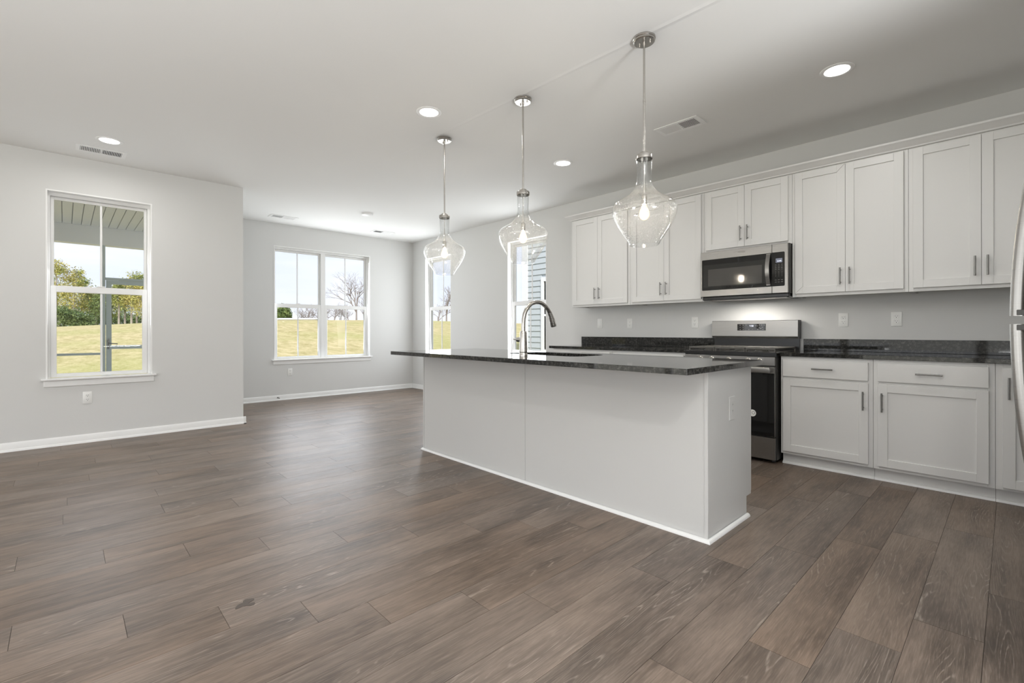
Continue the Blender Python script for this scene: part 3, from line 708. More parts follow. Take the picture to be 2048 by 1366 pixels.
for xx, zz in ((-1.825, 1.145), (-1.797, 1.145), (-1.769, 1.145), (-1.825, 1.125), (-1.797, 1.125), (-1.825, 1.104), (-1.797, 1.104), (-1.742, 1.104), (-1.711, 1.104), (-1.685, 1.138), (-1.668, 1.138), (-1.647, 1.147), (-1.628, 1.145), (-1.651, 1.123), (-1.622, 1.125), (-1.637, 1.113), (-1.663, 1.104), (-1.618, 1.104), (-1.606, 1.146)):
    mb.box(xx - 0.005, xx + 0.005, 4.7954, 4.79585, zz - 0.0022, zz + 0.0022)
mb.mark(1)
for q, on in ((-1.737, 'fgbc'), (-1.722, 'afgcd'), (-1.711, 'abgcdef')): seg7(mb, q, 1.131, 0.008, 0.0145, on, 4.79585)
mb.mark(2)
mb.build('display', [M['blackglass'], M['key'], M['digit']], bgd, smooth=False)
# burners and grates
for bx_, by_, rr in ((-1.93, 4.36, 0.04), (-1.93, 4.68, 0.035), (-1.708, 4.52, 0.045), (-1.486, 4.36, 0.045), (-1.486, 4.68, 0.032)):
    mb = MB(); mb.lathe([(rr + 0.012, 0), (rr + 0.012, 0.008), (rr, 0.010), (rr, 0.018), (rr * 0.8, 0.021), (0, 0.021)], (bx_, by_, 0.911), 24); mb.build('burner', M['blackmatte'], t)
for gx0, gx1 in ((RX0 + 0.02, -1.842), (-1.836, -1.580), (-1.574, RX1 - 0.02)):
    mb = MB(); w_ = 0.011; z0_, z1_ = 0.931, 0.947
    for yy in (4.255, 4.52, 4.78): mb.box(gx0, gx1, yy - w_ / 2, yy + w_ / 2, z0_, z1_, 0.002)
    for xx in (gx0 + w_ / 2, (gx0 + gx1) / 2, gx1 - w_ / 2): mb.box(xx - w_ / 2, xx + w_ / 2, 4.255, 4.78, z0_, z1_, 0.002)
    for yy in (4.36, 4.68):
        mb.box(gx0, gx1, yy - w_ / 2, yy + w_ / 2, z0_, z1_, 0.002)
    for xx in (gx0 + w_ / 2, gx1 - w_ / 2):
        for yy in (4.255, 4.78): mb.box(xx - w_ / 2, xx + w_ / 2, yy - w_ / 2, yy + w_ / 2, 0.911, z0_)
    mb.build('grate', M['blackmatte'], t)

# ---------------------------------------------------------------- microwave
MX0, MX1, MY = -2.074, -1.3075, 4.48
t = thing('microwave', 'stainless over-the-range microwave hanging under the short wall cabinet', 'microwave', ((MX0 + MX1) / 2, YK, 1.38))
mb = MB(); mb.box(MX0, MX1, 4.507, YK - 0.001, 1.416, 1.8445); mb.build('body', M['darkside'], t)
mb = MB(); mb.box(MX0 + 0.006, MX1 - 0.004, 4.51, YK - 0.03, 1.385, 1.4155, 0.004); un = mb.build('vent_base', M['black'], t)
mb = MB(); mb.box(MX0 + 0.1, MX1 - 0.02, 4.505, 4.62, 1.377, 1.385, 0.003); mb.build('grease_filter', M['steel'], un)
mb = MB(); mb.box(MX0, -1.4375, MY, 4.5065, 1.417, 1.8435, 0.003); md = mb.build('door', M['steel'], t)
def rounded(x0, x1, z0, z1, rad, y0, y1, corners='lr'):
    pts = []
    n_ = 6
    for cx, cz, a0, on in ((x1 - rad, z1 - rad, 0, 'r' in corners), (x0 + rad, z1 - rad, 90, 'l' in corners), (x0 + rad, z0 + rad, 180, 'l' in corners), (x1 - rad, z0 + rad, 270, 'r' in corners)):
        if on:
            for i in range(n_ + 1):
                a = math.radians(a0 + 90 * i / n_); pts.append((cx + rad * math.cos(a), cz + rad * math.sin(a)))
        else:
            pts.append((x1 if a0 in (0, 270) else x0, z1 if a0 in (0, 90) else z0))
    return MB().prism(pts, 'y', y0, y1)
dg = rounded(-2.058, -1.4385, 1.477, 1.770, 0.008, MY - 0.0025, MY - 0.0003, 'l').build('door_glass', M['blackglass'], md)
M['mwwin'] = mat('tinted_window', (0.022, 0.022, 0.021), 0.06)
M['mwmesh'] = mat('window_mesh', (0.085, 0.082, 0.078), 0.07, 0.35)
mb = MB(); mb.box(-2.045, -1.468, MY - 0.0034, MY - 0.0026, 1.507, 1.719); wn = mb.build('window', M['mwwin'], dg)
mb = MB(); mb.box(-1.998, -1.517, MY - 0.0042, MY - 0.0035, 1.516, 1.675); mb.build('window_mesh', M['mwmesh'], dg)
mb = MB(); pts = []
for i in range(13):
    a = i / 12; z_ = 1.489 + 0.274 * a; pts.append((-1.4635, MY - 0.010 - 0.036 * math.sin(math.pi * a), z_))
for (x_, y_, z_), (x2, y2, z2) in zip(pts, pts[1:]):
    v = [mb.bm.verts.new(q) for q in ((x_ - 0.016, y_, z_), (x_ + 0.016, y_, z_), (x_ + 0.016, y_ + 0.008, z_), (x_ - 0.016, y_ + 0.008, z_), (x2 - 0.016, y2, z2), (x2 + 0.016, y2, z2), (x2 + 0.016, y2 + 0.008, z2), (x2 - 0.016, y2 + 0.008, z2))]
    for q in ((0, 1, 5, 4), (1, 2, 6, 5), (2, 3, 7, 6), (3, 0, 4, 7)): mb.bm.faces.new([v[i] for i in q])
bmesh.ops.remove_doubles(mb.bm, verts=mb.bm.verts, dist=1e-5)
for zz in (1.489, 1.752): mb.box(-1.4795, -1.4475, MY - 0.012, MY - 0.0026, zz, zz + 0.011)
mb.build('handle', M['steel'], md)
fc = bpy.data.curves.new('logo', 'FONT'); fc.body = 'Whirlpool'; fc.size = 0.0135; fc.extrude = 0.0003; fc.align_x = 'CENTER'
fo = bpy.data.objects.new('logo_tmp', fc); COL.objects.link(fo)
bpy.context.view_layer.update()
lm = bpy.data.meshes.new_from_object(fo.evaluated_get(bpy.context.evaluated_depsgraph_get())); bpy.data.objects.remove(fo)
lg = bmesh.new(); lg.from_mesh(lm)
bmesh.ops.transform(lg, matrix=Matrix.Translation((-1.693, MY - 0.0006, 1.806)) @ Matrix.Rotation(math.radians(90), 4, 'X'), verts=lg.verts)
mb = MB(); mb.bm.free(); mb.bm = lg
mb.tube([(-1.693 + 0.034 * math.cos(a_), MY - 0.0006, 1.8095 + 0.010 * math.sin(a_)) for a_ in [math.radians(q) for q in range(-70, 200, 15)]], 0.0005, 5)
mb.build('logo', M['darkside'], md)
mb = MB(); mb.box(-1.4365, MX1 - 0.003, MY, 4.5065, 1.417, 1.8435, 0.003); cp = mb.build('control_panel', M['steel'], t)
mb = rounded(-1.4362, -1.336, 1.477, 1.771, 0.010, MY - 0.0025, MY - 0.0003, 'r'); mb.mark(0)
for zz in (1.664, 1.650, 1.636, 1.622, 1.604, 1.591, 1.578, 1.565):
    for xx in (-1.4065, -1.382, -1.357): mb.box(xx - 0.0055 * (1 if zz > 1.61 else 0.45), xx + 0.0055 * (1 if zz > 1.61 else 0.45), MY - 0.0029, MY - 0.00255, zz - 0.0022, zz + 0.0022)
for zz in (1.531, 1.513):
    for xx in (-1.4065, -1.382, -1.357): mb.box(xx - 0.007, xx + 0.007, MY - 0.0029, MY - 0.00255, zz - 0.002, zz + 0.002)
mb.mark(1); pg = mb.build('panel_glass', [M['blackglass'], M['key']], cp, smooth=False)
mb = MB(); mb.box(-1.406, -1.354, MY - 0.0032, MY - 0.0026, 1.680, 1.717); mb.mark(0)
for q, on in ((-1.392, 'afgcd'), (-1.3805, 'fgbc'), (-1.370, 'abcfg')): seg7(mb, q, 1.687, 0.0065, 0.012, on, MY - 0.00325)
mb.mark(1); mb.build('display', [M['lcd'], M['digit']], cp, smooth=False)

# ---------------------------------------------------------------- refrigerator (mostly out of frame; its handles reach in)
t = thing('refrigerator', 'stainless refrigerator at the right edge with two long bowed door handles', 'refrigerator', (0.45, 2.45, 0))
FX = 0.062
mb = MB(); mb.box(FX + 0.07, XR - 0.02, 2.08, 2.84, 0.02, 1.72, 0.004); mb.build('body', M['darkside'], t)
mb = MB(); mb.box(FX, FX + 0.066, 2.08, 2.84, 1.128, 1.715, 0.008, 2); d1 = mb.build('freezer_door', M['steel'], t)
mb = MB(); mb.box(FX, FX + 0.066, 2.08, 2.84, 0.06, 1.118, 0.008, 2); d2 = mb.build('refrigerator_door', M['steel'], t)
mb = MB(); mb.box(FX + 0.02, FX + 0.10, 2.10, 2.82, 0.0, 0.055); mb.build('toe_grille', M['black'], t)
hy = 2.14
def fhandle(parent, zs, zmid):
    mb = MB(); n_ = 16; pts = []
    for i in range(n_ + 1):
        a = i / n_; z_ = zmid + (zs - zmid) * a; pts.append((0.0105 + 0.036 * a * a * 1.0 + 0.003 * a, hy, z_))
    mb.tube(pts, [0.0125] * (n_ + 1), 14, True, (0.75, 1.25))
    mb.build('handle', M['steel'], parent)
fhandle(d1, 1.60, 1.137); fhandle(d2, 0.62, 1.112)
for zz, par in ((1.139, d1), (1.093, d2)):
    mb = MB(); mb.box(0.010, FX + 0.001, hy - 0.013, hy + 0.013, zz, zz + 0.017, 0.001); mb.build('handle_bracket', M['darkside'], par)
# re-hang the door split so it matches the handles
# ---------------------------------------------------------------- pendants
gl_prof = [(0.0430, 2.098), (0.0430, 2.06), (0.0415, 2.02), (0.0405, 1.985), (0.043, 1.960), (0.051, 1.932), (0.065, 1.908), (0.086, 1.885), (0.118, 1.863), (0.150, 1.845), (0.170, 1.829), (0.180, 1.808), (0.1825, 1.790), (0.178, 1.766), (0.168, 1.738), (0.153, 1.705), (0.133, 1.672), (0.110, 1.638), (0.0945, 1.615), (0.086, 1.598), (0.082, 1.590)]
def smooth_prof(pr, n=3):
    out = []
    for i in range(len(pr) - 1):
        p0 = pr[max(i - 1, 0)]; p1 = pr[i]; p2 = pr[i + 1]; p3 = pr[min(i + 2, len(pr) - 1)]
        for k_ in range(n):
            t_ = k_ / n
            out.append(tuple(0.5 * (2 * p1[j] + (p2[j] - p0[j]) * t_ + (2 * p0[j] - 5 * p1[j] + 4 * p2[j] - p3[j]) * t_ ** 2 + (3 * p1[j] - p0[j] - 3 * p2[j] + p3[j]) * t_ ** 3) for j in (0, 1)))
    return out + [pr[-1]]
gp = smooth_prof(gl_prof)
PY = 2.447
pd = thing('pendant_light', 'x', 'pendant light', (-1.467, PY, H), 'clear glass pendant lights over the island', local=True)
zc = H
mb = MB(); mb.lathe([(0.0, 0), (0.0645, 0), (0.0645, -0.010), (0.061, -0.014), (0.061, -0.022), (0.056, -0.026), (0.0, -0.026)], (0, 0, -0.0003), 36); cn_ = mb.build('canopy', M['nickel'], pd)
for sx in (-0.034, 0.034):
    mb = MB(); mb.cyl((sx, 0.01, -0.026), (sx, 0.01, -0.037), 0.005, n=12); mb.build('screw_cap', M['chrome'], cn_)
mb = MB(); mb.cyl((0, 0, -0.026), (0, 0, -0.045), 0.009, 0.0075, 14); mb.cyl((0, 0, -0.04), (0, 0, 2.118 - zc), 0.0062, n=14); mb.cyl((0, 0, 2.42 - zc), (0, 0, 2.432 - zc), 0.0072, n=14); mb.build('rod', M['nickel'], pd)
mb = MB(); mb.lathe([(0.0, 2.128), (0.024, 2.128), (0.026, 2.122), (0.026, 2.114), (0.046, 2.112), (0.0475, 2.108), (0.0475, 2.088), (0.0455, 2.086), (0.0455, 2.1005), (0.0, 2.1005)], (0, 0, -zc), 36); mb.build('cap', M['nickel'], pd)
mb = MB(); mb.cyl((0, 0, 2.10 - zc), (0, 0, 1.875 - zc), 0.0048, n=12); mb.lathe([(0.006, 1.890), (0.014, 1.884), (0.0165, 1.872), (0.0165, 1.828), (0.013, 1.826), (0.0, 1.826)], (0, 0, -zc), 20); mb.build('socket', M['nickel'], pd)
mb = MB(); inner = [(max(r_ - 0.003, 0.001), z_) for r_, z_ in gp]
mb.lathe(gp + inner[::-1], (0, 0, -zc), 64, cap=False); mb.build('glass_shade', M['shade'], pd, ang=80)
mb = MB(); mb.lathe([(0.0, 1.736), (0.012, 1.738), (0.022, 1.747), (0.0285, 1.762), (0.029, 1.776), (0.025, 1.792), (0.017, 1.808), (0.013, 1.818), (0.012, 1.8255)], (0, 0, -zc), 24); bl = mb.build('bulb', M['bulbglass'], pd)
mb = MB(); mb.lathe([(0.0, 1.752), (0.010, 1.756), (0.0145, 1.77), (0.012, 1.785), (0.007, 1.80), (0.0, 1.804)], (0, 0, -zc), 16); mb.build('filament', M['bulb'], bl)
labs = ['clear glass pendant light nearest the camera, in front of the wall cabinets', 'middle clear glass pendant light, hanging above the faucet', 'farthest clear glass pendant light, over the left end of the island']
for i, px in enumerate((-1.467, -2.462, -3.443)):
    c = pd if i == 0 else copy_tree(pd)
    c.location = (px, PY - 0.004 * i, H); c['label'] = labs[i]

# ---------------------------------------------------------------- ceiling fittings
cn0 = thing('recessed_light', 'x', 'ceiling light', (0, 0, H), 'round recessed ceiling lights', local=True)
mb = MB(); mb.lathe([(0.070, -0.0002), (0.0955, -0.0002), (0.0955, -0.0035), (0.088, -0.0075), (0.077, -0.0075), (0.070, -0.004)], (0, 0, 0), 40, cap=False); mb.build('trim_ring', M['trim'], cn0)
mb = MB(); mb.lathe([(0.0, -0.0045), (0.0765, -0.0045), (0.0765, -0.0015), (0.0, -0.0015)], (0, 0, 0), 40, cap=False); mb.build('lens', M['lens'], cn0)
cl_labs = ['lit round recessed light at the upper right, above the right-hand cabinets', 'lit round recessed light left of the pendant canopies', 'lit round recessed light at the far left, beside the ceiling vent', 'lit round recessed light between the middle and nearest pendants']
for i, (x, y) in enumerate(CANS):
    c = cn0 if i == 0 else copy_tree(cn0)
    c.location = (x, y, H); c['label'] = cl_labs[i]
def vent(label, x, y, lx, ly, style):
    """lx, ly overall size; the long side carries two louvre fields"""
    t = thing('ceiling_vent', label, 'air vent', (x, y, H), 'white ceiling air vents', local=True)
    longx = lx > ly
    LN, SH = max(lx, ly), min(lx, ly)
    def bx(mb, a0, a1, b0, b1, z0, z1, bev=0.0):
        if longx: mb.box(a0, a1, b0, b1, z0, z1, bev)
        else: mb.box(b0, b1, a0, a1, z0, z1, bev)
    mb = MB(); m_ = 0.032; hl, hs = LN / 2, SH / 2
    bx(mb, -hl, -hl + m_, -hs, hs, -0.006, -0.0003, 0.001); bx(mb, hl - m_, hl, -hs, hs, -0.006, -0.0003, 0.001)
    bx(mb, -hl + m_, hl - m_, -hs, -hs + m_, -0.006, -0.0003, 0.001); bx(mb, -hl + m_, hl - m_, hs - m_, hs, -0.006, -0.0003, 0.001)
    bx(mb, -0.006, 0.006, -hs + m_, hs - m_, -0.006, -0.0003)
    mb.build('frame', M['trim'], t)
    mb = MB(); bx(mb, -hl + m_, hl - m_, -hs + m_, hs - m_, -0.0012, -0.0004); mb.build('cavity', M['ventdark'], t)
    mb = MB(); n_ = 12
    for half in (0, 1):
        a0, a1 = ((-hl + m_, -0.006) if half == 0 else (0.006, hl - m_))
        for i in range(n_):
            p = a0 + (a1 - a0) * (i + 0.5) / n_; w_ = (a1 - a0) / n_
            tl = (0.95 if half == 0 else -0.95) if style == 'angled' else 0.25 * (1 if half else -1)
            hw = w_ * (0.52 if style == 'angled' else 0.28)
            q = [(p - hw, -0.0058 if tl > 0 else -0.0016), (p - hw + 0.0008, -0.0054 if tl > 0 else -0.0013), (p + hw, -0.0016 if tl > 0 else -0.0058), (p + hw - 0.0008, -0.0020 if tl > 0 else -0.0062)]
            pts = [(a, z) for a, z in q]
            if longx: mb.prism(pts, 'y', -hs + m_, hs - m_)
            else: mb.prism(pts, 'x', -hs + m_, hs - m_)
    mb.build('louvres', M['trim'], t)
    for s_ in (-1, 1):
        p = (s_ * (hl - 0.014), 0, -0.006) if longx else (0, s_ * (hl - 0.014), -0.006)
        mb = MB(); mb.lathe([(0, -0.0015), (0.004, -0.0012), (0.005, 0)], p, 10); mb.build('screw', M['trim'], t)
    return t
vent('white ceiling vent beside the far-left recessed light', -5.900, 0.255, 0.20, 0.36, 'straight')
vent('white ceiling vent near the wall cabinets, right of the nearest pendant rod', -1.893, 3.714, 0.37, 0.195, 'angled')
vent('white ceiling vent above the left sash of the double window', -7.45, 2.37, 0.19, 0.38, 'angled')
vent('white ceiling vent near the far corner of the back wall', -7.42, 3.97, 0.19, 0.38, 'angled')
mb = MB(); mb.lathe([(0, -0.0003), (0.082, -0.0003), (0.082, -0.012), (0.076, -0.026), (0.05, -0.033), (0.0, -0.034)], (0, 0, 0), 36)
bmesh.ops.translate(mb.bm, verts=mb.bm.verts, vec=(-6.40, 3.18, H))
sm = mb.build('smoke_detector', M['trim'], loc=(-6.40, 3.18, H)); tag(sm, 'round white smoke detector on the ceiling between the two far vents', 'smoke detector')

# ---------------------------------------------------------------- outlets (local frame: x right, -y out of the wall, z up)
def outlet_proto():
    t = thing('outlet', 'x', 'electrical outlet', (0, 0, 0), 'white wall outlets', local=True)
    mb = MB(); mb.box(-0.0355, 0.0355, -0.006, -0.0003, -0.0585, 0.0585, 0.003, 2); mb.build('cover_plate', M['plate'], t)
    for zz in (-0.02, 0.02):
        mb = MB(); mb.box(-0.0165, 0.0165, -0.0085, -0.0062, zz - 0.0145, zz + 0.0145, 0.002); rc = mb.build('receptacle', M['plate'], t)
        mb = MB(); mb.box(-0.0078, -0.0056, -0.0089, -0.0086, zz + 0.000, zz + 0.009); mb.box(0.0056, 0.0078, -0.0089, -0.0086, zz + 0.000, zz + 0.009)
        mb.lathe([(0, -0.0089), (0.0030, -0.0089), (0.0030, -0.0086), (0, -0.0086)], (0, 0, zz - 0.007), 12, 'y', cap=False); mb.build('slots', M['slot'], rc)
    mb = MB(); mb.lathe([(0, -0.0072), (0.003, -0.0068), (0.003, -0.006)], (0, 0, 0), 10, 'y'); mb.build('screw', M['plate'], t)
    return t
op = outlet_proto()
OUT = [((XL, 0.165, 0.441), 90, 'white outlet on the left wall below the window'),
       ((XF, 2.631, 0.437), 90, 'white outlet on the back wall below the double window'),
       ((-3.123, YK, 1.179), 0, 'white outlet above the left counter, second from the corner'),
       ((-2.324, YK, 1.180), 0, 'white outlet on the wall just left of the range'),
       ((-1.0, YK, 1.184), 0, 'white outlet above the right counter, nearer the range'),
       ((-0.641, YK, 1.185), 0, 'white outlet above the right counter, farther from the range')]
for i, (p, rz, lab) in enumerate(OUT):
    c = op if i == 0 else copy_tree(op)
    c.location = p; c.rotation_euler = (0, 0, math.radians(rz)); c['label'] = lab
t = thing('light_switch', 'white switch plate on the wall at the left end of the back counter', 'light switch', (-3.556, YK, 1.185), local=True)
mb = MB(); mb.box(-0.0355, 0.0355, -0.006, -0.0003, -0.0585, 0.0585, 0.003, 2); mb.build('cover_plate', M['plate'], t)
mb = MB(); mb.box(-0.0165, 0.0165, -0.009, -0.0062, -0.033, 0.033, 0.002); mb.build('rocker', M['plate'], t)
t = thing('island_outlet', 'tall white outlet cover set in the right end of the island', 'electrical outlet', (IX1, 2.714, 0.659), local=True)
mb = MB(); mb.box(0.0003, 0.005, -0.038, 0.038, -0.066, 0.066, 0.002); mb.build('cover_plate', M['isl'], t)
mb = MB(); mb.box(0.0052, 0.0068, -0.017, 0.017, -0.036, 0.036, 0.001); rc = mb.build('receptacle', M['isl'], t)
mb = MB()
for zz in (-0.017, 0.017):
    mb.box(0.0069, 0.0073, -0.0078, -0.0056, zz, zz + 0.008); mb.box(0.0069, 0.0073, 0.0056, 0.0078, zz, zz + 0.008)
mb.build('slots', M['key'], rc)
# door stop on the back baseboard
mb = MB(); mb.lathe([(0, 0.0), (0.012, 0.0), (0.012, 0.004), (0.005, 0.006), (0.005, 0.060), (0.009, 0.062), (0.009, 0.072), (0, 0.074)], (XF + 0.0125, 2.442, 0.045), 14, 'x')
ds = mb.build('door_stop', M['pull'], loc=(XF + 0.0125, 2.442, 0.045)); tag(ds, 'small metal door stop on the back wall baseboard under the double window', 'door stop')
# dark stain on the planks
mb = MB()
for cx, cy, a_, b_, rot in ((-2.112, 0.512, 0.013, 0.026, 0.3), (-2.128, 0.540, 0.017, 0.020, 0.0), (-2.094, 0.541, 0.011, 0.017, -0.4), (-2.108, 0.527, 0.015, 0.012, 0.1)):
    ring = []
    for i in range(20):
        q = 2 * math.pi * i / 20; w_ = 1 + 0.13 * math.sin(3 * q + cx * 90)
        x_, y_ = a_ * w_ * math.cos(q), b_ * w_ * math.sin(q)
        ring.append((cx + x_ * math.cos(rot) - y_ * math.sin(rot), cy + x_ * math.sin(rot) + y_ * math.cos(rot)))
    top = [mb.bm.verts.new((x_, y_, 0.0006 + 0.0001 * cx % 0.0002)) for x_, y_ in ring]
    mb.bm.faces.new(top)
    bot = [mb.bm.verts.new((x_, y_, 0.0001)) for x_, y_ in ring]
    for i in range(20): mb.bm.faces.new((top[i], bot[i], bot[(i + 1) % 20], top[(i + 1) % 20]))
o = mb.build('floor_stain', M['stain'], loc=(-2.11, 0.53, 0)); tag(o, 'small dark stain on the floor planks at the lower left', 'stain')

# ---------------------------------------------------------------- outside: porch, lawn, trees, buildings
PXo = -9.3
t = thing('screened_porch', 'grey screened porch with a white slatted ceiling outside the left window', 'porch', (-8, -1, -0.1))
mb = MB(); mb.box(PXo - 0.1, XL - T - 0.003, -4.2, YE - T - 0.003, -0.35, -0.06); mb.build('floor_slab', M['concrete'], t)
mb = MB(); y = -4.2
while y < YE - T - 0.01:
    mb.box(PXo + 0.06, XL - T - 0.004, y + 0.004, min(y + 0.0955, YE - T - 0.004), 2.632, 2.66, 0.003); y += 0.0995
mb.build('ceiling_slats', M['soffit'], t)
mb = MB(); mb.box(PXo - 0.4, XL - T - 0.004, -4.3, YE - T - 0.004, 2.661, 2.80); mb.build('roof', M['extwhite'], t)
mb = MB(); mb.box(PXo - 0.12, PXo + 0.05, -4.2, YE - T - 0.004, 2.372, 2.6605, 0.004); mb.build('header_beam', M['soffit'], t)
for yy in (-3.4, -1.55, 0.402):
    mb = MB(); mb.box(PXo - 0.03, PXo + 0.03, yy, yy + 0.042, -0.06, 2.372); mb.build('post', M['porchmetal'], t)
for a, b in ((-3.358, -1.55), (-1.508, 0.402)):
    mb = MB(); mb.box(PXo - 0.02, PXo + 0.02, a, b, 0.745, 0.777); mb.box(PXo - 0.02, PXo + 0.02, a, b, -0.06, -0.02); mb.build('rail', M['porchmetal'], t)
mb = MB(); mb.box(PXo - 0.02, PXo + 0.02, 0.446, YE - T - 0.004, 1.862, 1.898); mb.box(PXo - 0.02, PXo + 0.02, YE - T - 0.05, YE - T - 0.004, -0.06, 1.862); mb.build('door_frame', M['porchmetal'], t)
t = thing('screen_door', 'grey aluminium screen door with a lever handle, outside the left window', 'door', (PXo, 0.9, -0.06))
mb = MB(); a, b = 0.4525, 1.325
mb.box(PXo - 0.016, PXo + 0.016, a, a + 0.062, -0.045, 1.858); mb.box(PXo - 0.016, PXo + 0.016, b - 0.062, b, -0.045, 1.858)
mb.box(PXo - 0.016, PXo + 0.016, a + 0.062, b - 0.062, 1.80, 1.858); mb.box(PXo - 0.016, PXo + 0.016, a + 0.062, b - 0.062, 0.828, 0.884); mb.box(PXo - 0.016, PXo + 0.016, a + 0.062, b - 0.062, -0.045, 0.06)
mb.build('door_frame', M['porchmetal'], t)
mb = MB(); mb.box(PXo + 0.016, PXo + 0.022, a + 0.012, a + 0.036, 0.83, 0.98); mb.cyl((PXo + 0.02, a + 0.024, 0.915), (PXo + 0.055, a + 0.024, 0.915), 0.008, n=10); mb.cyl((PXo + 0.055, a + 0.02, 0.917), (PXo + 0.055, a + 0.13, 0.905), 0.007, n=10); mb.build('handle', M['pull'], t)

nrm = Vector((-math.sin(YAW), math.cos(YAW))); tan_ = Vector((math.cos(YAW), math.sin(YAW)))
def ground(x, y):
    q = nrm.x * x + nrm.y * y; s_ = tan_.x * x + tan_.y * y
    crest = 1.30 + 0.86 * min(1, max(0, (s_ + 46) / 18)) ** 0.8
    if s_ > -10: crest -= min(0.6, (s_ + 10) * 0.03)
    t_ = min(1, max(0, (q - 9) / 36)); t_ = t_ * t_ * (3 - 2 * t_) * 0.35 + t_ * 0.65
    z = -0.45 + (crest + 0.45) * t_
    if q > 45: z -= 0.028 * (q - 45)
    return z
gb = bmesh.new(); NX, NY = 90, 90
grid = [[None] * (NY + 1) for _ in range(NX + 1)]
for i in range(NX + 1):
    for j in range(NY + 1):
        q = -18 + 130 * (i / NX); s_ = -90 + 140 * (j / NY)
        p = nrm * q + tan_ * s_; grid[i][j] = gb.verts.new((p.x, p.y, ground(p.x, p.y) if q > 0 else -0.45))
for i in range(NX):
    for j in range(NY): gb.faces.new((grid[i][j], grid[i][j + 1], grid[i + 1][j + 1], grid[i + 1][j]))
mb = MB(); mb.bm.free(); mb.bm = gb
lw = struct(mb, 'lawn', M['grass'], ang=80)

def at(px, q):
    """ground point q metres out along the lawn, px = bearing"""
    p = nrm * q + tan_ * ((px - 1024) / F_PX * q); return p.x, p.y
def pine_mesh(seed, mat_, h, cw, base_frac):
    rd = random.Random(seed); mb = MB()
    n_ = 46
    for i in range(n_):
        f = rd.random() ** 0.8; z_ = h * (base_frac + (1 - base_frac) * f); rad = cw * (1 - 0.75 * f ** 1.4) * rd.random() ** 0.5
        a_ = rd.random() * 6.283; cx, cy = rad * math.cos(a_), rad * math.sin(a_); cr_ = 0.45 + 0.55 * rd.random()
        for k_ in range(64):
            u_ = Vector((rd.gauss(0, 1), rd.gauss(0, 1), rd.gauss(0, 0.6))); u_.normalize(); u_ *= cr_ * rd.random() ** 0.4
            c = Vector((cx, cy, z_)) + u_; s_ = 0.07 + 0.09 * rd.random()
            p = [c + Vector((rd.uniform(-1, 1), rd.uniform(-1, 1), rd.uniform(-1, 1))) * s_ for _ in range(3)]
            mb.quad(*p)
    return mb
def pine(label, px, q, h, cw, bf, mt, seed, group, name='pine_tree', cat='tree'):
    x, y = at(px, q); z = ground(x, y) - 0.1
    t = thing(name, label, cat, (x, y, z), group, local=True)
    pine_mesh(seed, mt, h, cw, bf).build('crown', mt, t, smooth=False, norm=False)
    rd = random.Random(seed); mb = MB(); mb.tube([(0, 0, 0), (rd.uniform(-.1, .1), rd.uniform(-.1, .1), h * 0.5), (rd.uniform(-.2, .2), rd.uniform(-.2, .2), h * 0.93)], [0.13, 0.10, 0.04], 7)
    mb.build('trunk', M['bark'], t)
    return t
PG = 'pine trees beyond the lawn'
pines = [(112, 55, 8.4, 1.9, 0.30, 'pine2'), (149, 56, 7.4, 1.5, 0.35, 'pine2'), (163, 64, 7.4, 1.4, 0.4, 'pine'), (129, 62, 5.6, 1.5, 0.25, 'pine'), (178, 58, 5.2, 1.2, 0.45, 'pine'), (192, 63, 5.4, 1.3, 0.40, 'pine'),
         (206, 57, 5.0, 1.1, 0.45, 'pine3'), (222, 62, 5.6, 1.2, 0.45, 'pine'), (237, 57, 6.0, 1.2, 0.5, 'pine'), (250, 63, 6.0, 1.2, 0.5, 'pine3'), (263, 57, 6.3, 1.2, 0.5, 'pine2'), (274, 63, 7.9, 1.2, 0.45, 'pine'),
         (285, 57, 5.9, 1.2, 0.35, 'pine2'), (298, 63, 6.5, 1.3, 0.4, 'pine'), (96, 62, 8.0, 1.6, 0.3, 'pine')]
shrubs = [(141, 51, 2.2), (170, 53, 1.9), (118, 50, 2.3), (193, 69, 2.9), (212, 71, 3.2), (233, 69, 3.0), (254, 71, 3.4), (276, 69, 3.2)]
for i, (px, q, h, cw, bf, mt) in enumerate(pines):
    lab = {'pine': 'green pine tree in the stand beyond the lawn, seen through the left window', 'pine2': 'yellowing pine tree in the stand beyond the lawn, seen through the left window', 'pine3': 'dark green pine tree in the stand beyond the lawn, seen through the left window'}[mt]
    if i == 0: lab = 'tallest yellow-green tree at the left edge of the left window'
    pine(lab, px, q, h, cw, bf, M[mt], 100 + i, PG)
for i, (px, q, h) in enumerate(shrubs):
    pine('low dark evergreen shrub under the pines, seen through the left window', px, q, h, 0.95, 0.08, M['pine3'], 300 + i, 'evergreen shrubs under the pines', 'evergreen_shrub', 'shrub')
def bare(label, px, q, h, seed, depth=6):
    x, y = at(px, q); z = ground(x, y) - 0.1
    rd = random.Random(seed); mb = MB()
    def grow(p, dr, ln, rr, lv):
        e_ = p + dr * ln
        mb.tube([p, e_], [rr, rr * 0.68], 4 if lv > 1 else 6, caps=False)
        if lv >= depth: return
        for k_ in range(3 if lv < 3 else 2):
            nd = (dr + Vector((rd.gauss(0, .42), rd.gauss(0, .42), rd.gauss(0.05, .28)))).normalized()
            grow(p.lerp(e_, rd.uniform(0.55, 1.0)), nd, ln * rd.uniform(0.66, 0.86), rr * 0.62, lv + 1)
    grow(Vector((0, 0, 0)), Vector((0, 0, 1)), h * 0.28, 0.018 * h, 0)
    o = mb.build('bare_tree', M['barebark'], smooth=False, norm=False); o.location = (x, y, z)
    zs = [v.co.z for v in o.data.vertices]; sc = h / max(zs); o.scale = (sc, sc, sc)
    tag(o, label, 'tree', 'leafless trees behind the lawn'); return o
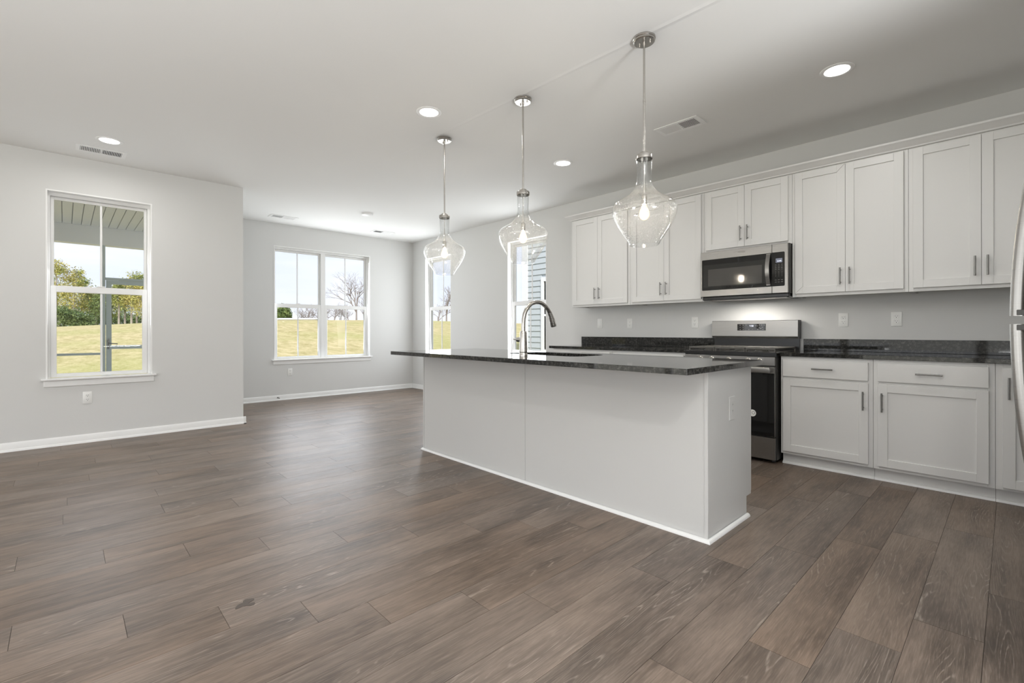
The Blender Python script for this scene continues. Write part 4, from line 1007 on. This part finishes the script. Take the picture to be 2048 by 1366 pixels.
BL = 'leafless grey tree behind the lawn crest, seen low through the double window'
bare('tallest leafless tree, at the right side of the double window', 713, 62, 7.3, 5, 7)
for i, (px, q, h) in enumerate(((598, 84, 5.3), (612, 92, 6.4), (625, 84, 5.2), (640, 72, 4.5), (655, 80, 4.7), (668, 72, 4.4), (683, 80, 4.6), (699, 73, 4.3), (728, 66, 5.0))):
    bare(BL, px, q, h, 20 + i)
bare('leafless tree behind the lawn, seen through the narrow window beside the corner', 893, 60, 5.6, 44, 7)
bare('small leafless tree left in the narrow window beside the corner', 876, 66, 4.0, 45)
x, y = at(567, 82); t = thing('round_evergreen', 'rounded dark green tree above the white roof, at the left of the double window', 'tree', (x, y, ground(x, y)), local=True)
mb = MB(); rd = random.Random(3)
for (cx, cy, cz, cr_) in ((0, 0, 3.6, 1.3), (-1.0, .7, 3.3, 1.0), (1.0, -.7, 3.5, 1.0), (0.1, 0, 4.3, 0.9)):
    for k_ in range(420):
        u_ = Vector((rd.gauss(0, 1), rd.gauss(0, 1), rd.gauss(0, 1))).normalized() * cr_ * rd.random() ** 0.3; c = Vector((cx, cy, cz)) + u_
        mb.quad(*[c + Vector((rd.uniform(-1, 1), rd.uniform(-1, 1), rd.uniform(-1, 1))) * 0.28 for _ in range(3)])
mb.build('crown', M['pine3'], t, smooth=False, norm=False)
mb = MB(); mb.cyl((0, 0, -0.2), (0, 0, 3.4), 0.2, 0.12, 8); mb.build('trunk', M['bark'], t)
# white building behind the crest
x0, y0 = at(545, 71); x1, y1 = at(629, 71)
t = thing('barn', 'long low white building behind the lawn crest, under the round tree', 'building', ((x0 + x1) / 2, (y0 + y1) / 2, 1.2), local=True)
ln = math.hypot(x1 - x0, y1 - y0) / 2; t.rotation_euler = (0, 0, math.atan2(y1 - y0, x1 - x0))
gz_ = 1.2
mb = MB(); mb.box(-ln, ln, 0, 5, -0.8, 2.85 - gz_); mb.build('walls', M['extwhite'], t)
mb = MB(); mb.prism([(-0.3, 2.86 - gz_), (5.3, 2.86 - gz_), (2.5, 3.14 - gz_)], 'x', -ln - 0.2, ln + 0.2); mb.build('roof', M['roof'], t)
# neighbouring house
NYw, NXc = 8.5, -8.57
t = thing('neighbour_house', 'grey clapboard house next door, seen through the window behind the faucet', 'house', (-5, NYw, -0.45))
mb = MB(); mb.box(NXc, 2.0, NYw + 0.03, NYw + 6, -0.6, 5.6); mb.build('wall', M['siding'], t)
mb = MB(); z_ = -0.3
while z_ < 5.5:
    mb.prism([(NYw - 0.004, z_), (NYw + 0.014, z_ + 0.139), (NYw + 0.03, z_ + 0.139), (NYw + 0.03, z_)], 'x', NXc + 0.17, -7.935)
    if z_ < 0.5 or z_ > 2.45: mb.prism([(NYw - 0.004, z_), (NYw + 0.014, z_ + 0.139), (NYw + 0.03, z_ + 0.139), (NYw + 0.03, z_)], 'x', -7.935, 2.0)
    else: mb.prism([(NYw - 0.004, z_), (NYw + 0.014, z_ + 0.139), (NYw + 0.03, z_ + 0.139), (NYw + 0.03, z_)], 'x', -6.9, 2.0)
    z_ += 0.139
mb.build('clapboards', M['siding'], t, smooth=False)
mb = MB(); mb.box(NXc - 0.02, NXc + 0.17, NYw - 0.02, NYw + 0.03, -0.6, 5.6); mb.build('corner_board', M['extwhite'], t)
mb = MB(); mb.box(-7.935, -7.84, NYw - 0.02, NYw + 0.03, 0.55, 2.40); mb.box(-6.99, -6.9, NYw - 0.02, NYw + 0.03, 0.55, 2.40); mb.box(-7.84, -6.99, NYw - 0.02, NYw + 0.03, 2.30, 2.40); mb.box(-7.84, -6.99, NYw - 0.03, NYw + 0.03, 0.55, 0.64); mb.box(-7.84, -6.99, NYw - 0.01, NYw + 0.02, 1.45, 1.50); wf = mb.build('window', M['extwhite'], t)
mb = MB(); mb.box(-7.84, -6.99, NYw + 0.005, NYw + 0.012, 0.64, 2.30); mb.build('pane', M['blackglass'], wf)
mb = MB(); mb.box(NXc - 0.4, 2.3, NYw - 0.35, NYw + 6.3, 5.6, 5.75); mb.build('eaves', M['extwhite'], t)
mb = MB(); mb.prism([(NYw - 0.35, 5.76), (NYw + 6.3, 5.76), (NYw + 3, 8.0)], 'x', NXc - 0.4, 2.3); mb.build('roof', M['roof'], t)
